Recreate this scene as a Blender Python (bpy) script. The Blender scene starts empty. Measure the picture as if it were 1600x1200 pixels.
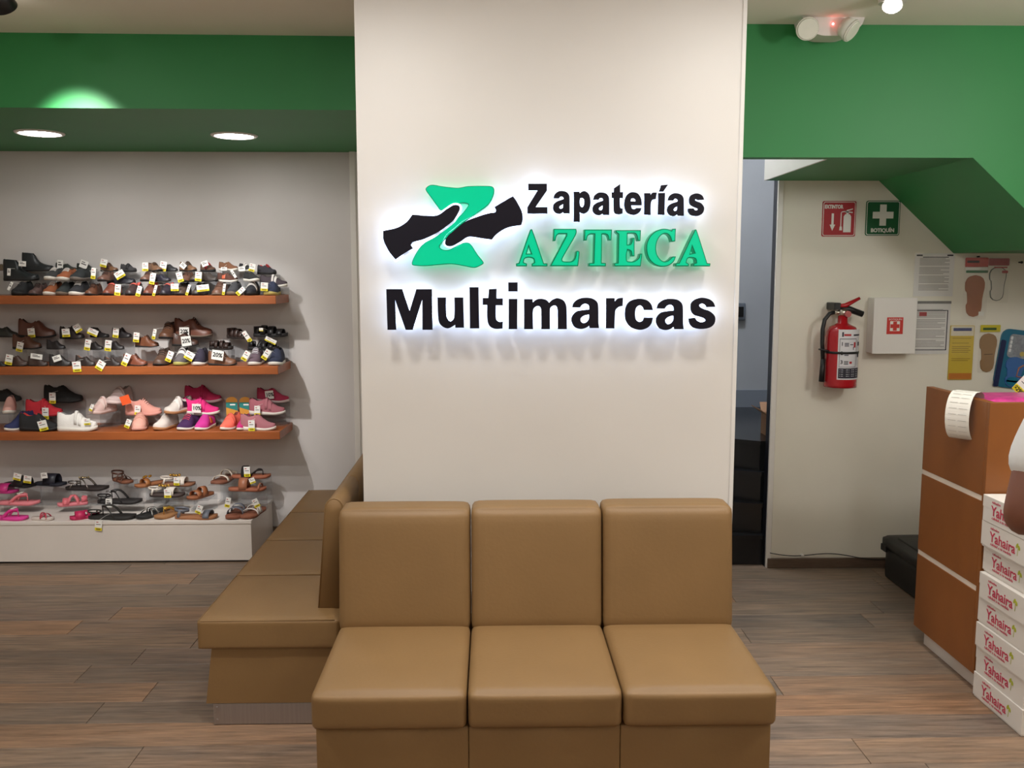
import bpy, bmesh, math, random
from mathutils import Vector, Matrix
random.seed(7)
S = bpy.context.scene
COL = S.collection
PI = math.pi

# ------------------------------------------------------------------ camera
F_PX, EYE = 1420.0, 1.6
PITCH = math.atan(170 / F_PX)
YAW = math.atan(32 / F_PX * math.cos(PITCH))
cam_d = bpy.data.cameras.new('camera')
cam_d.sensor_width = 36.0
cam_d.lens = F_PX / 1600 * 36
cam_d.clip_start = 0.05
cam = bpy.data.objects.new('camera', cam_d)
COL.objects.link(cam)
cam.location = (0, 0, EYE)
cam.rotation_euler = (PI / 2 - PITCH, 0, -YAW)
S.camera = cam

# ------------------------------------------------------------------ world, exposure
W = bpy.data.worlds.new('world')
S.world = W
W.use_nodes = True
W.node_tree.nodes['Background'].inputs[0].default_value = (0.9, 0.95, 1.0, 1)
W.node_tree.nodes['Background'].inputs[1].default_value = 0.05
vs = S.view_settings
vs.view_transform = 'Standard'
vs.look = 'None'
vs.gamma = 1.0
vs.use_curve_mapping = False
vs.exposure = 0.06

# ------------------------------------------------------------------ ceiling lamps of the shop and added fill lights
def lamp_area(x, y, z, size, power, col=(1, .985, .965), tilt=(0, 0, 0), spread=PI):
    d = bpy.data.lights.new('ceiling_lamp_light', 'AREA')
    d.shape = 'DISK'; d.size = size; d.energy = power; d.color = col; d.spread = spread
    o = bpy.data.objects.new('ceiling_lamp_light', d); COL.objects.link(o)
    o.location = (x, y, z); o.rotation_euler = tilt
    return o
def lamp_spot(loc, target, power, angle=60, blend=.6, col=(1, .985, .965), r=.03):
    d = bpy.data.lights.new('spotlight_light', 'SPOT')
    d.energy = power; d.spot_size = math.radians(angle); d.spot_blend = blend; d.color = col; d.shadow_soft_size = r
    o = bpy.data.objects.new('spotlight_light', d); COL.objects.link(o)
    o.location = loc
    o.rotation_euler = (Vector(target) - Vector(loc)).to_track_quat('-Z', 'Y').to_euler()
    return o
CEIL = 2.63
# round downlights over the seating; unseen point lights added to brighten ceiling and walls
for (x, y, p) in ((-0.45, 2.6, 8), (.95, 2.6, 8), (-2.0, 2.3, 18)):
    lamp_area(x, y, CEIL - .012, .2, p)
def added_fill(x, y, z, r, power, col=(1, .99, .975)):
    d = bpy.data.lights.new('added_fill_light', 'POINT')
    d.energy = power; d.color = col; d.shadow_soft_size = r
    o = bpy.data.objects.new('added_fill_light', d); COL.objects.link(o); o.location = (x, y, z)
for (x, y, z, p) in ((2.45, 2.1, 2.28, 37), (-1.6, .5, 2.3, 16), (1.4, .3, 2.3, 15), (-1.4, -1.8, 2.3, 22), (1.4, -1.8, 2.3, 22)):
    added_fill(x, y, z, .12, p)
# track spots: one on the shelves, one towards the counter corner
lamp_spot((-1.79, 3.555, 2.555), (-1.75, 5.4, 1.08), 190, 46, 1.0)
lamp_spot((-2.2, 3.0, 2.56), (-2.15, 5.0, .15), 95, 50, 1.0)  # extra spot without a fixture, added to brighten the podium
lamp_spot((1.48, 3.45, 2.57), (1.5, 2.6, .0), 20, 85, .7)
# spots straight down on the seats and the aisles beside them
for (x, y, p) in ((-.25, 2.35, 52), (.55, 2.35, 42), (1.45, 2.7, 38), (-1.5, 2.7, 10)):
    lamp_spot((x, y, 2.58), (x, y + .12, 0), p, 66, .8)
# stairwell lamp, cool
lamp_area(1.25, 5.0, 3.5, .5, 40, (.86, .93, 1.0))

# ------------------------------------------------------------------ pixel -> point of the place
_c, _s = math.cos, math.sin
_R = Vector((_c(YAW), -_s(YAW), 0))
_F = Vector((_s(YAW) * _c(PITCH), _c(YAW) * _c(PITCH), -_s(PITCH)))
_U = Vector((_s(YAW) * _s(PITCH), _c(YAW) * _s(PITCH), _c(PITCH)))
def at(px, py, y=None, z=None, x=None):
    d = _F + _R * ((px - 800) / F_PX) + _U * ((600 - py) / F_PX)
    t = y / d.y if y is not None else ((z - EYE) / d.z if z is not None else x / d.x)
    return Vector((0, 0, EYE)) + d * t

# ------------------------------------------------------------------ materials
def lin(c):
    c = c / 255
    return c / 12.92 if c <= .04045 else ((c + .055) / 1.055) ** 2.4
def rgb(r, g, b): return (lin(r), lin(g), lin(b), 1)
MATS = {}
def mat(name, col, rough=.6, var=.06, scale=8, bump=0.0, bscale=60, metal=0, spec=.5, coat=0, stretch=(1, 1, 1), sheen=0):
    if name in MATS: return MATS[name]
    m = bpy.data.materials.new(name); m.use_nodes = True
    nt = m.node_tree; b = nt.nodes['Principled BSDF']
    tc = nt.nodes.new('ShaderNodeTexCoord'); mp = nt.nodes.new('ShaderNodeMapping')
    mp.inputs['Scale'].default_value = stretch
    nt.links.new(tc.outputs['Object'], mp.inputs['Vector'])
    n = nt.nodes.new('ShaderNodeTexNoise'); n.inputs['Scale'].default_value = scale; n.inputs['Detail'].default_value = 4
    nt.links.new(mp.outputs[0], n.inputs['Vector'])
    r = nt.nodes.new('ShaderNodeValToRGB')
    lo = tuple(max(0, v * (1 - var)) for v in col[:3]) + (1,); hi = tuple(min(1, v * (1 + var)) for v in col[:3]) + (1,)
    r.color_ramp.elements[0].color = lo; r.color_ramp.elements[1].color = hi
    r.color_ramp.elements[0].position = .3; r.color_ramp.elements[1].position = .7
    nt.links.new(n.outputs['Fac'], r.inputs['Fac']); nt.links.new(r.outputs['Color'], b.inputs['Base Color'])
    b.inputs['Roughness'].default_value = rough; b.inputs['Metallic'].default_value = metal
    b.inputs['Specular IOR Level'].default_value = spec; b.inputs['Coat Weight'].default_value = coat
    if bump:
        n2 = nt.nodes.new('ShaderNodeTexNoise'); n2.inputs['Scale'].default_value = bscale; n2.inputs['Detail'].default_value = 3
        nt.links.new(mp.outputs[0], n2.inputs['Vector'])
        bp = nt.nodes.new('ShaderNodeBump'); bp.inputs['Strength'].default_value = bump; bp.inputs['Distance'].default_value = .01
        nt.links.new(n2.outputs['Fac'], bp.inputs['Height']); nt.links.new(bp.outputs[0], b.inputs['Normal'])
    MATS[name] = m
    return m
def emit(name, col, strength, base=(.8, .8, .8, 1)):
    if name in MATS: return MATS[name]
    m = bpy.data.materials.new(name); m.use_nodes = True
    b = m.node_tree.nodes['Principled BSDF']
    b.inputs['Base Color'].default_value = base
    b.inputs['Emission Color'].default_value = col; b.inputs['Emission Strength'].default_value = strength
    b.inputs['Roughness'].default_value = .3
    MATS[name] = m
    return m
def clear(name, tint=(1, 1, 1, 1), gloss=.12, opaq=.0):
    if name in MATS: return MATS[name]
    m = bpy.data.materials.new(name); m.use_nodes = True
    nt = m.node_tree; nt.nodes.clear()
    out = nt.nodes.new('ShaderNodeOutputMaterial')
    t = nt.nodes.new('ShaderNodeBsdfTransparent'); t.inputs[0].default_value = tint
    g = nt.nodes.new('ShaderNodeBsdfGlossy'); g.inputs['Roughness'].default_value = .08
    mx = nt.nodes.new('ShaderNodeMixShader'); mx.inputs[0].default_value = gloss
    nt.links.new(t.outputs[0], mx.inputs[1]); nt.links.new(g.outputs[0], mx.inputs[2])
    last = mx
    if opaq:
        d = nt.nodes.new('ShaderNodeBsdfDiffuse'); d.inputs[0].default_value = (.75, .72, .7, 1)
        m2 = nt.nodes.new('ShaderNodeMixShader'); m2.inputs[0].default_value = opaq
        nt.links.new(mx.outputs[0], m2.inputs[1]); nt.links.new(d.outputs[0], m2.inputs[2]); last = m2
    nt.links.new(last.outputs[0], out.inputs[0])
    MATS[name] = m
    return m
def col_mat(c, kind='leather'):
    key = kind + '_%d_%d_%d' % c
    k = dict(leather=dict(rough=.42, bump=.08, bscale=120), fabric=dict(rough=.85, bump=.2, bscale=220),
             rubber=dict(rough=.7), paper=dict(rough=.8, var=.02), plastic=dict(rough=.35, var=.02), suede=dict(rough=.95, bump=.15, bscale=150),
             shiny=dict(rough=.2, metal=.8, var=.05))[kind]
    return mat(key, rgb(*c), **k)

# ------------------------------------------------------------------ mesh building
class MB:
    def __init__(self): self.bm = bmesh.new()
    def add(self, verts, faces, smooth=False):
        vs_ = [self.bm.verts.new(v) for v in verts]
        for f in faces:
            try:
                fc = self.bm.faces.new([vs_[i] for i in f]); fc.smooth = smooth
            except ValueError: pass
        return vs_
    def box(self, x0, x1, y0, y1, z0, z1, bevel=0, seg=2, tf=None):
        v = [(x, y, z) for z in (z0, z1) for y in (y0, y1) for x in (x0, x1)]
        f = [(0, 2, 3, 1), (4, 5, 7, 6), (0, 1, 5, 4), (2, 6, 7, 3), (0, 4, 6, 2), (1, 3, 7, 5)]
        if not bevel and not tf:
            self.add(v, f); return self
        b = bmesh.new()
        bv = [b.verts.new(p) for p in v]
        for q in f: b.faces.new([bv[i] for i in q])
        if bevel:
            bmesh.ops.bevel(b, geom=b.edges[:], offset=bevel, segments=seg, affect='EDGES', profile=.5)
        b.verts.index_update()
        self.add([tf(p.co) if tf else p.co.copy() for p in b.verts], [[q.index for q in fc.verts] for fc in b.faces], seg > 1)
        b.free(); return self
    def rbox(self, x0, x1, y0, y1, z0, z1, r=.02, n=10, crown=(0, 0, 0), tf=None):
        """soft cushion: rounded box with puffed faces"""
        c = Vector(((x0 + x1) / 2, (y0 + y1) / 2, (z0 + z1) / 2)); h = Vector(((x1 - x0) / 2, (y1 - y0) / 2, (z1 - z0) / 2))
        b = bmesh.new()
        bmesh.ops.create_cube(b, size=2)
        bmesh.ops.subdivide_edges(b, edges=b.edges[:], cuts=n, use_grid_fill=True)
        b.verts.index_update()
        out = []
        for v in b.verts:
            u = v.co.copy()
            q = []
            for k in range(3):       # concentrate rings near the edges
                a = u[k]; q.append(math.copysign(1 - (1 - abs(a)) ** 1.6, a))
            p = Vector((q[0] * h.x, q[1] * h.y, q[2] * h.z))
            inner = Vector([max(-(h[k] - r), min(h[k] - r, p[k])) for k in range(3)])
            d = p - inner
            if d.length > 1e-6: p = inner + d.normalized() * r
            for k in range(3):
                o1, o2 = [j for j in range(3) if j != k]
                if abs(u[k]) > .999:
                    p[k] += math.copysign(crown[k] * (1 - u[o1] ** 4) * (1 - u[o2] ** 4), u[k])
            p = p + c
            out.append(tf(p) if tf else p)
        self.add(out, [[q.index for q in fc.verts] for fc in b.faces], True)
        b.free(); return self
    def tube(self, pts, r, n=8, closed=False, flat=1.0):
        pts = [Vector(p) for p in pts]; N = len(pts); rings = []
        rr = r if isinstance(r, (list, tuple)) else [r] * N
        up = None
        for i, p in enumerate(pts):
            if closed: t = pts[(i + 1) % N] - pts[i - 1]
            else: t = pts[min(i + 1, N - 1)] - pts[max(i - 1, 0)]
            t.normalize()
            if up is None: up = Vector((0, 0, 1)) if abs(t.z) < .9 else Vector((1, 0, 0))
            s = t.cross(up); s.normalize(); u = s.cross(t); u.normalize(); up = u
            rings.append([p + s * (rr[i] * math.cos(2 * PI * k / n)) + u * (rr[i] * flat * math.sin(2 * PI * k / n)) for k in range(n)])
        self.loft(rings, closed_path=closed); return self
    def loft(self, rings, caps=True, closed_path=False, smooth=True, closed_ring=True):
        n = len(rings[0]); v = [p for r in rings for p in r]; f = []
        M = len(rings)
        for i in range(M if closed_path else M - 1):
            a, b = i * n, ((i + 1) % M) * n
            for k in range(n if closed_ring else n - 1):
                f.append((a + k, a + (k + 1) % n, b + (k + 1) % n, b + k))
        if caps and not closed_path:
            f.append(tuple(range(n))[::-1]); f.append(tuple((M - 1) * n + k for k in range(n)))
        self.add(v, f, smooth); return self
    def cyl(self, p0, p1, r0, r1=None, n=20):
        r1 = r0 if r1 is None else r1
        p0, p1 = Vector(p0), Vector(p1); t = (p1 - p0).normalized()
        s = t.cross(Vector((0, 0, 1)) if abs(t.z) < .9 else Vector((1, 0, 0))).normalized(); u = s.cross(t)
        A = [p0 + (s * math.cos(2 * PI * k / n) + u * math.sin(2 * PI * k / n)) * r0 for k in range(n)]
        B = [p1 + (s * math.cos(2 * PI * k / n) + u * math.sin(2 * PI * k / n)) * r1 for k in range(n)]
        f = [(k, (k + 1) % n, n + (k + 1) % n, n + k) for k in range(n)]
        vs_ = self.add(A + B, f, True)
        for r in (vs_[:n][::-1], vs_[n:]): self.bm.faces.new(r)
        return self
    def lathe(self, cx, cy, prof, n=24, ring=False):
        rings = [[Vector((cx + r * math.cos(2 * PI * k / n), cy + r * math.sin(2 * PI * k / n), z)) for k in range(n)] for r, z in prof]
        self.loft(rings, closed_path=ring); return self
    def prism(self, poly, d, fn, smooth=False):
        """poly: 2-D outline; fn(u, v, w) -> point, w in (0, d)"""
        n = len(poly); A = [fn(u, v, 0) for u, v in poly]; B = [fn(u, v, d) for u, v in poly]
        f = [(k, (k + 1) % n, n + (k + 1) % n, n + k) for k in range(n)]
        vs_ = self.add(A + B, f, smooth)
        a = self.bm.faces.new(vs_[:n][::-1]); b = self.bm.faces.new(vs_[n:])
        return self
    def ball(self, c, r, n=10):
        c = Vector(c); r = r if isinstance(r, (tuple, list)) else (r, r, r)
        rings = []
        for i in range(1, n):
            a = PI * i / n
            rings.append([c + Vector((r[0] * math.sin(a) * math.cos(2 * PI * k / (2 * n)), r[1] * math.sin(a) * math.sin(2 * PI * k / (2 * n)), -r[2] * math.cos(a))) for k in range(2 * n)])
        self.loft(rings); return self
    def mesh(self, name, off=Vector((0, 0, 0))):
        bmesh.ops.recalc_face_normals(self.bm, faces=self.bm.faces[:])
        if off.length: bmesh.ops.translate(self.bm, verts=self.bm.verts[:], vec=-off)
        me = bpy.data.meshes.new(name); self.bm.to_mesh(me); self.bm.free()
        return me
ROOT = {}
def base_name(n): return n
def thing(name, label, cat, loc=(0, 0, 0), group=None):
    o = bpy.data.objects.new(name, None); COL.objects.link(o)
    o.location = loc; o.empty_display_size = .05
    o['label'] = label; o['category'] = cat
    if group: o['group'] = group
    ROOT[o] = Vector(loc)
    return o
def part(name, mb, m, parent, label=None):
    off = ROOT[parent]
    me = mb.mesh(name, off) if isinstance(mb, MB) else mb
    o = bpy.data.objects.new(name, me); COL.objects.link(o); o.parent = parent
    if not me.materials: me.materials.append(m)
    ROOT[o] = off
    if label: o['label'] = label
    return o
def solo(name, mb, m, label, cat, group=None, loc=None):
    loc = Vector(loc) if loc is not None else Vector((0, 0, 0))
    me = mb.mesh(name, loc)
    o = bpy.data.objects.new(name, me); COL.objects.link(o); o.location = loc
    me.materials.append(m); o['label'] = label; o['category'] = cat
    if group: o['group'] = group
    ROOT[o] = loc
    return o
def struct(name, mb, m, parent=None, label=None):
    me = mb.mesh(name)
    o = bpy.data.objects.new(name, me); COL.objects.link(o); me.materials.append(m)
    ROOT[o] = Vector((0, 0, 0))
    if parent: o.parent = parent
    else: o['kind'] = 'structure'
    if label: o['label'] = label
    return o
def curve_mesh(loops, extrude, offset=0.0):
    """2-D loops (with holes) -> solid mesh in the XY plane, z in -extrude..extrude"""
    c = bpy.data.curves.new('outline', 'CURVE'); c.dimensions = '2D'; c.fill_mode = 'BOTH'
    c.extrude = extrude; c.offset = offset
    for lp in loops:
        sp = c.splines.new('POLY'); sp.points.add(len(lp) - 1); sp.use_cyclic_u = True
        for p, q in zip(sp.points, lp): p.co = (q[0], q[1], 0, 1)
    o = bpy.data.objects.new('outline', c)
    COL.objects.link(o)
    dg = bpy.context.evaluated_depsgraph_get(); dg.update()
    me = bpy.data.meshes.new_from_object(o.evaluated_get(dg))
    bpy.data.objects.remove(o); bpy.data.curves.remove(c)
    me.materials.clear()
    return me
def text_mesh(body, size, extrude=.0004, offset=0.0, align='LEFT', sx=1.0):
    c = bpy.data.curves.new('lettering', 'FONT'); c.body = body; c.size = size; c.extrude = extrude; c.offset = offset
    c.align_x = align; c.resolution_u = 3
    o = bpy.data.objects.new('lettering', c); COL.objects.link(o)
    dg = bpy.context.evaluated_depsgraph_get(); dg.update()
    me = bpy.data.meshes.new_from_object(o.evaluated_get(dg))
    bpy.data.objects.remove(o); bpy.data.curves.remove(c)
    me.materials.clear()
    if sx != 1: me.transform(Matrix.Diagonal((sx, 1, 1, 1)))
    return me
def place(me, origin, ux, uy, off):
    """map mesh plane (x, y, z) to origin + x*ux + y*uy + z*(ux x uy), relative to off"""
    ux, uy = Vector(ux).normalized(), Vector(uy).normalized(); w = ux.cross(uy)
    M = Matrix(((ux.x, uy.x, w.x, 0), (ux.y, uy.y, w.y, 0), (ux.z, uy.z, w.z, 0), (0, 0, 0, 1)))
    M.translation = Vector(origin) - off
    me.transform(M)
    return me
def lettering(body, size, origin, ux, uy, m, parent, name='lettering', offset=0.0, align='LEFT', sx=1.0, extrude=.0004, fit=None):
    me = text_mesh(body, size, extrude, offset, align, sx)
    if fit:                                   # stretch to a wanted width
        xs = [v.co.x for v in me.vertices]
        k = fit / max(1e-6, max(xs) - min(xs)); me.transform(Matrix.Diagonal((k, 1, 1, 1)))
    place(me, origin, ux, uy, ROOT[parent])
    return part(name, me, m, parent)
XR, UP, BACK = Vector((1, 0, 0)), Vector((0, 0, 1)), Vector((0, 1, 0))
# ================================================================== STRUCTURE
YW = 5.488          # grey wall behind the shelves
YR = 4.82           # cream wall with the safety signs
PY = 3.35           # front of the sign pillar
PX0, PX1 = -.482, .908
M_pillar = mat('cream_paint', rgb(227, 222, 215), rough=.5, var=.012, scale=3, bump=.02, bscale=300)
M_ceil = mat('ceiling_paint', rgb(244, 240, 228), rough=.8, var=.015, scale=2)
M_green = mat('green_paint', rgb(36, 130, 64), rough=.5, var=.03, scale=3)
M_grey = mat('grey_paint', rgb(208, 203, 200), rough=.65, var=.02, scale=3)
M_cream = mat('cream_wall_paint', rgb(234, 229, 214), rough=.55, var=.03, scale=2.5)
M_white = mat('white_enamel', rgb(232, 228, 222), rough=.4, var=.01)
M_brownbase = mat('brown_baseboard', rgb(98, 80, 66), rough=.5, var=.15, scale=14, stretch=(1, 8, 8))
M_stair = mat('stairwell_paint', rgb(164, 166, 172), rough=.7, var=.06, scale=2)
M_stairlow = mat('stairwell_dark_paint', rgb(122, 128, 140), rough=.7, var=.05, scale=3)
M_wallback = mat('shop_wall_paint', rgb(205, 196, 182), rough=.7, var=.02)

# floor: a slab with single planks laid on it
def plank_material():
    m = bpy.data.materials.new('plank_wood'); m.use_nodes = True
    nt = m.node_tree; b = nt.nodes['Principled BSDF']
    tc = nt.nodes.new('ShaderNodeTexCoord'); oi = nt.nodes.new('ShaderNodeObjectInfo')
    add = nt.nodes.new('ShaderNodeVectorMath'); add.operation = 'ADD'
    mul = nt.nodes.new('ShaderNodeVectorMath'); mul.operation = 'SCALE'; mul.inputs['Scale'].default_value = 1.0
    comb = nt.nodes.new('ShaderNodeCombineXYZ')
    k = nt.nodes.new('ShaderNodeMath'); k.operation = 'MULTIPLY'; k.inputs[1].default_value = 37
    nt.links.new(oi.outputs['Random'], k.inputs[0]); nt.links.new(k.outputs[0], comb.inputs[2]); nt.links.new(k.outputs[0], comb.inputs[0])
    nt.links.new(tc.outputs['Object'], add.inputs[0]); nt.links.new(comb.outputs[0], add.inputs[1])
    mp = nt.nodes.new('ShaderNodeMapping'); mp.inputs['Scale'].default_value = (2.2, 30, 1)
    nt.links.new(add.outputs[0], mp.inputs[0])
    n1 = nt.nodes.new('ShaderNodeTexNoise'); n1.inputs['Scale'].default_value = 2.2; n1.inputs['Detail'].default_value = 7; n1.inputs['Roughness'].default_value = .65
    nt.links.new(mp.outputs[0], n1.inputs['Vector'])
    mp2 = nt.nodes.new('ShaderNodeMapping'); mp2.inputs['Scale'].default_value = (1.8, 9, 1)
    nt.links.new(add.outputs[0], mp2.inputs[0])
    n2 = nt.nodes.new('ShaderNodeTexNoise'); n2.inputs['Scale'].default_value = 1.6; n2.inputs['Detail'].default_value = 3
    nt.links.new(mp2.outputs[0], n2.inputs['Vector'])
    r1 = nt.nodes.new('ShaderNodeValToRGB')      # tint of the single plank
    e = r1.color_ramp.elements
    e[0].position = 0; e[0].color = rgb(120, 107, 95); e[1].position = 1; e[1].color = rgb(150, 129, 109)
    for p, c in ((.25, rgb(138, 120, 103)), (.5, rgb(130, 114, 101)), (.7, rgb(146, 123, 103)), (.86, rgb(150, 118, 92))):
        el = e.new(p); el.color = c
    nt.links.new(oi.outputs['Random'], r1.inputs['Fac'])
    r2 = nt.nodes.new('ShaderNodeValToRGB')
    r2.color_ramp.elements[0].position = .3; r2.color_ramp.elements[0].color = (.50, .49, .475, 1)
    r2.color_ramp.elements[1].position = .7; r2.color_ramp.elements[1].color = (1.22, 1.19, 1.15, 1)
    nt.links.new(n1.outputs['Fac'], r2.inputs['Fac'])
    r3 = nt.nodes.new('ShaderNodeValToRGB')
    r3.color_ramp.elements[0].position = .32; r3.color_ramp.elements[0].color = (.84, .86, .89, 1)
    r3.color_ramp.elements[1].position = .68; r3.color_ramp.elements[1].color = (1.1, 1.03, .97, 1)
    nt.links.new(n2.outputs['Fac'], r3.inputs['Fac'])
    m1 = nt.nodes.new('ShaderNodeMix'); m1.data_type = 'RGBA'; m1.blend_type = 'MULTIPLY'; m1.inputs['Factor'].default_value = 1
    m2 = nt.nodes.new('ShaderNodeMix'); m2.data_type = 'RGBA'; m2.blend_type = 'MULTIPLY'; m2.inputs['Factor'].default_value = 1
    nt.links.new(r1.outputs[0], m1.inputs['A']); nt.links.new(r2.outputs[0], m1.inputs['B'])
    nt.links.new(m1.outputs['Result'], m2.inputs['A']); nt.links.new(r3.outputs[0], m2.inputs['B'])
    nt.links.new(m2.outputs['Result'], b.inputs['Base Color'])
    b.inputs['Roughness'].default_value = .42; b.inputs['Specular IOR Level'].default_value = .4
    bp = nt.nodes.new('ShaderNodeBump'); bp.inputs['Strength'].default_value = .12; bp.inputs['Distance'].default_value = .004
    nt.links.new(n1.outputs['Fac'], bp.inputs['Height']); nt.links.new(bp.outputs[0], b.inputs['Normal'])
    return m
M_plank = plank_material()
M_sub = mat('dark_joint', rgb(66, 58, 52), rough=.7, var=.2, scale=5)
fl = struct('floor', MB().box(-3.4, 3.3, -3.1, 6.4, -.1, -.004), M_sub)
PW, PL = .1655, 1.22
def plank_mesh(L):
    b = MB(); b.box(0, L - .0018, 0, PW - .0018, -.004, 0, bevel=.0012, seg=1)
    me = b.mesh('plank'); me.materials.append(M_plank); return me
full = plank_mesh(PL)
rowi = 0
yy = -2.99
while yy < YW - .01:
    visible = yy > 1.6
    x = -3.38 - random.random() * PL
    if yy < 1.6:                       # behind the camera's view: long boards
        yy += PW; rowi += 1; continue
    while x < 3.28:
        x0, x1 = max(x, -3.38), min(x + PL, 3.28)
        if yy > 4.85 and x0 > -.4: break
        if x1 - x0 > .05:
            me = full if abs(x1 - x0 - PL) < 1e-4 else plank_mesh(x1 - x0)
            o = bpy.data.objects.new('plank', me); COL.objects.link(o); o.parent = fl; o.location = (x0, yy, 0)
        x += PL
    yy += PW; rowi += 1
struct('floor_back', MB().box(-3.4, 3.3, -3.0, 1.644, -.003, 0), M_plank)

# ceiling with the void over the stairs left open
c = MB()
c.box(-3.4, 3.3, -3.1, 3.9, CEIL, CEIL + .12)
c.box(-3.4, PX1, 3.9, 6.4, CEIL, CEIL + .12)
c.box(1.46, 3.3, 3.9, YR + .1, CEIL, CEIL + .12)
struct('ceiling', c, M_ceil)
struct('ceiling_stairwell', MB().box(.7, 3.3, 3.9, 6.6, 3.6, 3.7), M_white)
# pillar that carries the sign, with white corner beads
struct('wall_pillar', MB().box(PX0, PX1, PY, 6.4, 0, CEIL), M_pillar)
struct('trim_1', MB().box(PX1 - .012, PX1 + .004, PY - .004, PY + .012, 0, CEIL, bevel=.002, seg=1), M_white)
# grey wall, its white end post
struct('wall_back', MB().box(-3.4, -.83, YW, YW + .12, 0, CEIL), M_grey)
struct('wall_back_end', MB().box(-.83, PX0 + .01, YW + .01, YW + .12, 0, CEIL), M_pillar)
struct('trim_2', MB().box(-.832, -.797, YW - .03, YW + .02, 0, 2.34, bevel=.003, seg=1).box(-.797, -.75, YW - .02, YW + .02, 0, 2.34), M_pillar)
struct('baseboard_back', MB().box(-3.4, -.83, YW - .012, YW, 0, .065, bevel=.003, seg=1), M_brownbase)
# green bulkhead over the shelves
def ext_z(poly, z0, z1):
    return MB().prism(poly, z1 - z0, lambda u, v, w: Vector((u, v, z0 + w)))
SOF = 2.318
struct('ceiling_bulkhead', ext_z([(-3.4, 4.058), (PX0, 4.112), (PX0, YW), (-3.4, YW)], SOF, CEIL), M_green)
# green beam and stair underside over the counter
FY, FB = 3.88, 2.092
poly = [(PX1, CEIL), (3.3, CEIL), (3.3, 1.0), (2.83, 1.35), (2.02, FB), (PX1, FB)]
poly = [(PX1, CEIL), (3.3, CEIL), (3.3, 1.716), (2.452, 1.716), (2.035, FB), (PX1, FB)]
struct('wall_stair_front', MB().prism(poly, .07, lambda u, v, w: Vector((u, FY + w, v))), M_green)
poly = [(1.44, FB + .12), (3.3, FB + .12), (3.3, 1.716), (2.452, 1.716), (2.035, FB), (1.44, FB)]
struct('ceiling_stair_underside', MB().prism(poly, YR - FY - .07, lambda u, v, w: Vector((u, FY + .07 + w, v))), M_green)
# cream wall
struct('wall_right_back', MB().box(1.512, 3.3, YR, YR + .05, 0, 3.6), M_cream)
struct('trim_3', MB().box(1.504, 1.532, YR - .006, YR + .012, 0, FB, bevel=.002, seg=1), M_white)
struct('trim_4', MB().box(1.503, 1.512, YR + .012, YR + .07, 0, 3.6), mat('black_jamb', rgb(24, 27, 36), rough=.3))
struct('baseboard_right', MB().box(1.512, 3.3, YR - .014, YR, 0, .055, bevel=.003, seg=1), M_brownbase)
# stairwell
st = MB(); st.box(.7, 3.3, 6.3, 6.4, 0, 3.6)
struct('wall_stairwell', st, M_stair)
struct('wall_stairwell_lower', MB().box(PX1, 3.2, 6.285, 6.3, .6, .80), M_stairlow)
struct('wall_stairwell_side', MB().box(3.2, 3.3, 4.87, 6.3, 0, 3.6), M_stair)
struct('wall_stairwell_upper', MB().box(.78, PX1, FY + .07, 6.4, CEIL, 3.6).box(.78, 1.512, FY, FY + .07, CEIL, 3.6).box(1.428, 1.439, FY + .07, YR, FB, 3.6), M_white)
# room shell outside the view
struct('wall_left', MB().box(-3.5, -3.4, -3.1, 6.4, 0, CEIL), M_wallback)
struct('wall_right', MB().box(3.3, 3.4, -3.1, 6.4, 0, 3.6), M_wallback)
struct('wall_front', MB().box(-3.5, 3.4, -3.2, -3.1, 0, CEIL), M_wallback)

# black marble winder stairs
M_marble = mat('black_marble', rgb(22, 23, 26), rough=.22, var=.5, scale=5, spec=.5)
stair = thing('marble_stairs', 'black marble stairs winding up behind the cream wall', 'stairs', (1.2, 4.9, 0))
for k in range(4):
    z0, z1 = .17 * k, .17 * (k + 1)
    yl, yr = 4.885 + .155 * k, 4.875 + .035 * k
    poly = [(PX1 + .003, yl), (1.5, yr), (1.5 if k == 0 else 1.9, yr + (.0 if k == 0 else .06)), (1.9, 6.28), (PX1 + .003, 6.28)]
    if k == 0: poly = [(PX1 + .003, yl), (1.5, yr), (1.9, yr + .02), (1.9, 6.28), (PX1 + .003, 6.28)]
    part('step', MB().prism(poly, z1 - z0 - .022, lambda u, v, w: Vector((u, v, z0 + w))), M_marble, stair)
    poly2 = [(u, v - (.014 if i < 2 else 0)) for i, (u, v) in enumerate(poly)]
    part('tread', MB().prism(poly2, .022, lambda u, v, w: Vector((u, v, z1 - .022 + w))), M_marble, stair)
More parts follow.
